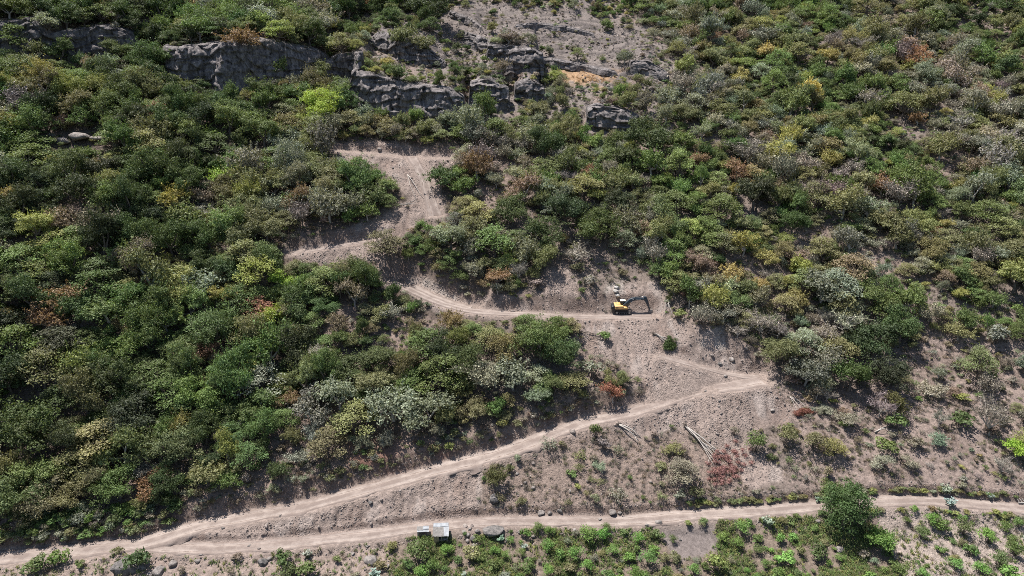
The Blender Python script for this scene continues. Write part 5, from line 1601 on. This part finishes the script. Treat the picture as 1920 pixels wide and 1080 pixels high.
part('exhaust', BLACKP, bd, lambda mb: mb.tube([(-1.7, 0.2, 2.25), (-1.7, 0.2, 2.75), (-1.8, 0.2, 2.85)], 0.07, 8))
part('handrail', STEEL, ex, lambda mb: (mb.tube([(-0.1, -1.3, 2.05), (-0.1, -1.3, 2.65), (0.6, -1.3, 2.45), (0.8, -1.3, 1.8)], 0.022, 6)))
def cabf(mb):
    for (xx, yy) in ((-0.55, 0.32), (-0.55, 1.28), (0.75, 0.32), (0.75, 1.28)):
        mb.tube([(xx + (0.22 if xx > 0 else 0), yy, 1.35), (xx + (0.26 if xx > 0 else 0), yy, 2.1), (xx, yy, 2.92)], 0.055, 6)
    mb.box((0.15, 0.80, 1.55), (1.55, 1.04, 0.38))
cb_ = part('cab', BLACKP, ex, cabf)
part('cab_roof', CREAM, cb_, lambda mb: strip(mb, [(-0.62, 3.0), (0.5, 3.02), (0.82, 2.93)], [(-0.62, 2.88), (0.5, 2.90), (0.82, 2.86)], 0.25, 1.35), label='cream coloured cab roof')
part('window', GLASS, cb_, lambda mb: strip(mb, [(-0.5, 2.86), (0.72, 2.86)], [(-0.5, 1.74), (0.93, 1.74)], 0.33, 0.36))
part('window', GLASS, cb_, lambda mb: strip(mb, [(-0.5, 2.86), (0.72, 2.86)], [(-0.5, 1.74), (0.93, 1.74)], 1.24, 1.27))
part('window', GLASS, cb_, lambda mb: mb.prism([(0.96, 1.75), (0.99, 1.75), (0.80, 2.86), (0.77, 2.86)], 0.38, 1.22))
part('window', GLASS, cb_, lambda mb: mb.box((-0.55, 0.80, 2.3), (0.03, 0.84, 1.1)))
part('turret_cover', ORANGE, ex, lambda mb: mb.box((-0.2, 0.0, 1.62), (0.75, 0.6, 0.5)))
BU = [(0.05, 2.05), (0.75, 2.75), (1.45, 3.50), (1.95, 3.86), (2.7, 3.98), (3.9, 3.98), (5.0, 3.92), (5.55, 3.80)]
BL = [(0.36, 1.45), (1.15, 2.20), (1.92, 2.84), (2.32, 3.10), (2.85, 3.28), (3.9, 3.40), (5.0, 3.47), (5.55, 3.52)]
bm_ = part('boom', BOOMP, ex, lambda mb: strip(mb, BU, BL, -0.31, 0.31), label='dark blue black bent boom')
part('lettering', WHITE, bm_, lambda mb: (mb.box((2.42, -0.318, 3.63), (0.30, 0.012, 0.17)), [mb.box((3.12 + 0.19 * i, -0.318, 3.70), (0.13, 0.012, 0.16)) for i in range(7)]), label='white lettering along the boom')
for sy in (-0.36, 0.36):
    c1 = part('boom_cylinder', BLACKP, ex, lambda mb, sy=sy: mb.tube([(0.95, sy, 1.35), (1.75, sy, 2.45)], 0.095, 10))
    part('rod', CHROME, c1, lambda mb, sy=sy: mb.tube([(1.75, sy, 2.45), (2.25, sy, 3.25)], 0.05, 8))
c2 = part('arm_cylinder', BLACKP, ex, lambda mb: mb.tube([(2.9, 0, 4.12), (4.4, 0, 4.25)], 0.10, 10))
part('rod', CHROME, c2, lambda mb: mb.tube([(4.4, 0, 4.25), (5.32, 0, 4.32)], 0.05, 8))
AU = [(5.25, 4.42), (5.78, 4.12), (6.14, 3.1), (6.80, 1.05)]
AL = [(5.05, 4.20), (5.12, 3.45), (5.52, 2.85), (6.48, 0.98)]
ar = part('arm', BOOMP, ex, lambda mb: strip(mb, AU, AL, -0.22, 0.22), label='dark dipper arm hanging to the bucket')
c3 = part('bucket_cylinder', BLACKP, ar, lambda mb: mb.tube([(5.85, 0, 3.75), (6.35, 0, 2.55)], 0.085, 10))
part('bucket_link', BLACKP, ar, lambda mb: (mb.tube([(6.35, 0, 2.55), (6.85, 0, 1.5)], 0.05, 8), mb.tube([(6.85, 0.12, 1.5), (7.02, 0.12, 1.05)], 0.06, 6), mb.tube([(6.85, -0.12, 1.5), (6.55, -0.12, 1.35)], 0.06, 6)))
def bucket(mb):
    a = np.linspace(R_(75), R_(-115), 11)
    cx, cz, rr = 6.95, 0.48, 0.55
    out = [(cx + math.cos(t) * rr, cz + math.sin(t) * rr) for t in a]
    inn = [(cx + math.cos(t) * (rr - 0.05), cz + math.sin(t) * (rr - 0.05)) for t in a]
    strip(mb, out, inn, -0.52, 0.52)
    for y0 in (-0.54, 0.50):
        mb.prism(out + [(6.55, 0.62)], y0, y0 + 0.04)
bk = part('bucket', STEEL, ex, bucket, label='worn grey digging bucket')
for yy in (-0.45, -0.15, 0.15, 0.45):
    part('tooth', STEEL, bk, lambda mb, yy=yy: mb.box((6.62, yy, -0.06), (0.28, 0.10, 0.07), (0, R_(15), 0)))

for (px_, py_, w_, lb_) in ((1156, 540, 10, 'topmost white block of the chalky streak behind the excavator'), (1154, 548, 11, 'white block high in the chalky streak behind the excavator'),
                            (1158, 555, 12, 'pale block in the middle of the streak behind the excavator')):
    boulder(px_, py_, w_, lb_, WHITEROCK, 1.1, group='pale blocks behind the excavator')
# ------------------------------------------------------------------ hut and shed beside the bottom track
METAL = plain('zinc_sheet', (0.31, 0.325, 0.345), 0.55, metal=0.15, var=0.22, scale=1.6)
OLDMETAL = plain('weathered_sheet', (0.22, 0.208, 0.198), 0.8, metal=0.1, var=0.35, scale=2.5)
THATCH = plain('palm_thatch', (0.36, 0.29, 0.20), 0.95, var=0.45, scale=9, bump=0.6)
TIMBER = plain('grey_timber', (0.30, 0.265, 0.23), 0.9, var=0.35, scale=6)
PALETIMBER = plain('bleached_timber', (0.36, 0.34, 0.315), 0.9, var=0.3, scale=6)

def sheet(mb, x0, x1, ya, za, yb, zb, pitch=0.16, amp=0.022, th=0.012, sag=0.0, frayed=0.0, rr=None):
    n = int((x1 - x0) / pitch * 4) + 1; m = 6
    xs = np.linspace(x0, x1, n); t = np.linspace(0, 1, m)
    X, T = np.meshgrid(xs, t)
    fr = 0 if rr is None else frayed * rr.uniform(-1, 1, n)[None, :] * (T > 0.99)
    Y = ya + (yb - ya) * (T + fr); Zz = za + (zb - za) * (T + fr) + amp * np.sin(X / pitch * 2 * np.pi) - sag * np.sin(T * np.pi) + 0.03 * fbm2(X * 2, T * 3, 2, 3)
    v = np.stack([X, Y, Zz], -1).reshape(-1, 3)
    v2 = v - np.array([0, 0, th])
    k = n * m
    idx = np.arange(k).reshape(m, n)
    q_ = np.stack([idx[:-1, :-1], idx[:-1, 1:], idx[1:, 1:], idx[1:, :-1]], -1).reshape(-1, 4)
    rim = [(a, b) for a, b in zip(idx[0, :-1], idx[0, 1:])] + [(a, b) for a, b in zip(idx[:-1, -1], idx[1:, -1])] + [(b, a) for a, b in zip(idx[-1, :-1], idx[-1, 1:])] + [(b, a) for a, b in zip(idx[:-1, 0], idx[1:, 0])]
    mb.add(np.concatenate([v, v2]), q=np.concatenate([q_, q_[:, ::-1] + k, np.array([(b, a, a + k, b + k) for a, b in rim])]))

rr = np.random.default_rng(5)
ph = at(827, 1011)
hut = empty('hut', (ph.x, ph.y + 0.4, ground(ph.x, ph.y)[0] - 0.15), R_(3), 1.0, label='small open hut with a pale sheet metal roof beside the bottom track', category='hut')
for (px_, py_, hh) in ((-1.25, -1.0, 1.75), (1.25, -1.0, 1.75), (-1.25, 1.15, 2.35), (1.25, 1.15, 2.35), (0.1, -1.0, 1.78)):
    part('post', TIMBER, hut, lambda mb: mb.tube([(px_, py_, -0.5), (px_ + 0.03, py_, hh)], 0.06, 6))
for yy, zz in ((-1.0, 1.72), (1.15, 2.32), (0.1, 2.03)):
    part('beam', TIMBER, hut, lambda mb: mb.tube([(-1.45, yy, zz), (1.45, yy, zz)], 0.05, 6))
for i, (a, b, mt) in enumerate(((-1.52, -0.52, OLDMETAL), (-0.56, 0.55, OLDMETAL), (0.50, 1.50, METAL))):
    o = part('roof_sheet', mt, hut, lambda mb: sheet(mb, a, b, 0.75, 2.26 + 0.014 * i, -1.42 - 0.1 * (i == 1), 1.66, frayed=0.05, rr=rr))
for i, (a, b) in enumerate(((-1.45, -0.15), (-0.2, 1.42))):
    part('roof_sheet', METAL, hut, lambda mb: sheet(mb, a, b, 1.42, 2.46 + 0.012 * i, 0.55, 2.265 + 0.012 * i), label='bright upper roof sheet')
part('wall', THATCH, hut, lambda mb: strip(mb, [(-1.3, 1.5), (-0.35, 1.3)], [(-1.3, -0.4), (-0.35, -0.4)], -1.10, -1.03), label='thatched front wall panel')
part('wall', TIMBER, hut, lambda mb: mb.box((0, 1.2, 1.0), (2.5, 0.05, 2.4)))
part('wall', THATCH, hut, lambda mb: mb.box((-1.3, 0.1, 0.8), (0.05, 2.1, 2.0)))
for k in range(6):
    part('plank', PALETIMBER, hut, lambda mb: mb.box((0.4, -1.0 + 0.2 * k, 0.42), (1.6, 0.16, 0.04)))

psd = at(793, 1004)
shed = empty('shed', (psd.x, psd.y + 0.3, ground(psd.x, psd.y)[0] - 0.1), R_(2), 1.0, label='low small shed with curled roof sheets left of the hut', category='shed')
for (px_, py_, hh) in ((-1.0, -0.5, 1.2), (1.0, -0.5, 1.2), (-1.0, 0.5, 1.35), (1.0, 0.5, 1.35)):
    part('post', PALETIMBER, shed, lambda mb: mb.tube([(px_, py_, -0.4), (px_, py_, hh)], 0.05, 6))
part('roof_sheet', OLDMETAL, shed, lambda mb: sheet(mb, -1.15, 0.05, 0.75, 1.42, -0.28, 1.36, sag=-0.06))
part('roof_sheet', METAL, shed, lambda mb: sheet(mb, -0.02, 1.12, 0.78, 1.50, -0.22, 1.40, sag=-0.16))
part('roof_sheet', METAL, shed, lambda mb: sheet(mb, -1.05, 1.15, -0.24, 1.30, -0.62, 1.20))
part('wall', TIMBER, shed, lambda mb: mb.box((0, 0.52, 0.55), (2.0, 0.05, 1.5)))
part('wall', TIMBER, shed, lambda mb: mb.box((-0.85, -0.52, 0.5), (0.35, 0.05, 1.2)))
part('rail', PALETIMBER, shed, lambda mb: mb.tube([(-1.05, -0.56, 0.45), (1.05, -0.56, 0.40)], 0.05, 6))

# bleached timber frame at the right edge
pf = at(1915, 944)
fr = empty('timber_frame', (pf.x + 0.9, pf.y + 0.3, ground(pf.x, pf.y)[0] + 0.1), R_(-4), 1.0, label='low bleached timber frame beside the track at the right edge', category='timber frame')
for yy, zz in ((-0.65, 0.38), (0.75, 0.75)):
    part('beam', PALETIMBER, fr, lambda mb: mb.box((0.3, yy, zz), (4.0, 0.16, 0.12)))
part('board', OLDMETAL, fr, lambda mb: mb.box((0.3, -0.72, 0.22), (4.0, 0.04, 0.24)))
for k in range(8):
    part('slat', PALETIMBER, fr, lambda mb: mb.box((-1.5 + 0.52 * k, 0.05, 0.58), (0.10, 1.55, 0.05), (R_(14.8), 0, R_(6 * math.sin(k)))))
for xx in (-1.5, 2.1):
    for yy, hh in ((-0.6, 0.34), (0.7, 0.70)):
        part('leg', TIMBER, fr, lambda mb: mb.tube([(xx, yy, -0.4), (xx, yy, hh)], 0.06, 6))

# ------------------------------------------------------------------ felled trees, logs and brush
def felled(p0, p1, stems, label, crown=None, crown_r=1.6, root=True, rad=0.16, spread=0.5, mat=None, seed=0, name='felled_tree', cat='felled tree'):
    r = np.random.default_rng(900 + seed)
    a, b = np.array(at(*p0)), np.array(at(*p1))
    a[2] = ground(a[0], a[1])[0]; b[2] = ground(b[0], b[1])[0]
    e = empty(name, Vector(a), 0, 1.0, label=label, category=cat, group='felled trees and logs')
    d = b - a; L_ = np.linalg.norm(d)
    side = np.cross(d / L_, (0, 0, 1.0)); side /= np.linalg.norm(side)
    tips = []
    mb = MB()
    for s in range(stems):
        off = (s - (stems - 1) / 2) / max(1, stems - 1) * spread * L_ if stems > 1 else 0
        ln = r.uniform(0.8, 1.1)
        t = np.linspace(0, 1, 6)[:, None]
        pts = d * t * ln + side * off * t ** 1.3 + np.array([0, 0, 1]) * (0.25 + 0.35 * np.sin(t * np.pi)) + r.normal(size=3) * 0.35 * np.sin(t * np.pi * r.uniform(0.8, 1.8))
        gg = ground(a[0] + pts[:, 0], a[1] + pts[:, 1]) - a[2]
        pts[:, 2] = np.maximum(pts[:, 2], gg + 0.12)
        mb.tube(pts, rad * np.linspace(1, 0.35, 6) * (1 if s == 0 else 0.75), 6)
        tips.append(pts[-1])
        for _ in range(2):
            q0 = pts[r.integers(2, 5)]
            q1 = q0 + d / L_ * r.uniform(.5, 1.2) + side * r.normal() * 0.8 + np.array([0, 0, r.uniform(0, .5)])
            mb.tube([q0, (q0 + q1) / 2 + r.normal(size=3) * .06, q1], rad * np.array([0.35, 0.25, 0.1]), 4)
    link('trunk', mb.mesh('trunk', mat or PALEBARK, True), e)
    if root:
        rb = MB()
        for _ in range(26):
            v_ = r.normal(size=3); v_[2] = abs(v_[2]) * 0.8
            v_ = v_ - d / L_ * abs(v_ @ (d / L_)) * 0.6
            v_ = v_ / np.linalg.norm(v_) * r.uniform(0.4, 1.1)
            rb.tube([np.array([0, 0, .2]), v_ * .5 + np.array([0, 0, .25]) + r.normal(size=3) * .06, v_ + np.array([0, 0, .2])], [0.12, 0.06, 0.015], 4)
        link('roots', rb.mesh('roots', BARK), e)
    if crown:
        cbm = MB()
        for tp in tips:
            for _ in range(9):
                c = tp + d / L_ * r.uniform(-0.3, 1.5) * crown_r * 0.6 + side * r.normal() * crown_r * 0.5
                g_ = ground(a[0] + c[0], a[1] + c[1])[0] - a[2]
                c[2] = g_ + r.uniform(0.2, 0.7)
                m = 100
                v_ = r.normal(size=(m, 3)); v_ /= np.linalg.norm(v_, axis=1)[:, None]; v_[:, 2] = np.abs(v_[:, 2])
                pp = c + v_ * r.uniform(0.2, 0.75, m)[:, None] * np.array([1, 1, .6])
                cbm.cards(pp, v_ + r.normal(size=(m, 3)) * .5, 0.22, r)
                cbm.blades(np.repeat(c[None], 14, 0), c + r.normal(size=(14, 3)) * .65, 0.05, r)
        link('crown', cbm.mesh('crown', LEAF), e, tint=list(crown))
    return e

felled((1284, 801), (1358, 874), 7, 'large uprooted tree with pale stems and pinkish red dry crown', (0.37, 0.205, 0.19), 4.2, spread=0.36, rad=0.17, seed=1)
felled((1159, 798), (1206, 830), 2, 'pale forked fallen trunk below the long road', None, rad=0.2, spread=0.2, seed=2)
felled((1226, 626), (1256, 648), 4, 'felled tree with green crown on scree right below the excavator', (0.09, 0.13, 0.045), 1.7, spread=0.3, rad=0.14, seed=3)
felled((764, 327), (790, 383), 2, 'white bare trunk lying beside the steep ramp', None, rad=0.13, spread=0.16, root=False, seed=4)
felled((1087, 624), (1132, 640), 3, 'tangle of bare fallen branches at the scree edge', None, rad=0.12, spread=0.5, root=False, seed=5, mat=BARK)
felled((1640, 812), (1664, 806), 2, 'two pale curved logs on the dry right slope', None, rad=0.16, spread=0.3, root=False, seed=6)
felled((1256, 560), (1246, 592), 4, 'bare grey branches fallen right of the excavator', None, rad=0.10, spread=0.5, root=False, seed=7)
felled((868, 368), (893, 375), 1, 'pale log among trees right of the ramp', None, rad=0.13, root=False, seed=8)
felled((745, 388), (785, 382), 5, 'brush heap of grey branches left of the ramp foot', None, rad=0.09, spread=0.7, root=False, seed=9)
felled((735, 330), (755, 345), 4, 'small heap of grey branches below the top clearing', None, rad=0.08, spread=0.8, root=False, seed=10)
felled((1215, 828), (1275, 830), 1, 'thin weathered branch lying across the scree foot', None, rad=0.09, root=False, seed=11, mat=BARK)
felled((1480, 745), (1500, 772), 3, 'bare reddish branches at the right scree edge', (0.27, 0.12, 0.09), 0.9, rad=0.08, spread=0.5, root=False, seed=12)
felled((118, 935), (150, 952), 2, 'white crooked branch in the lower left shrubs', None, rad=0.08, spread=0.4, root=False, seed=13)
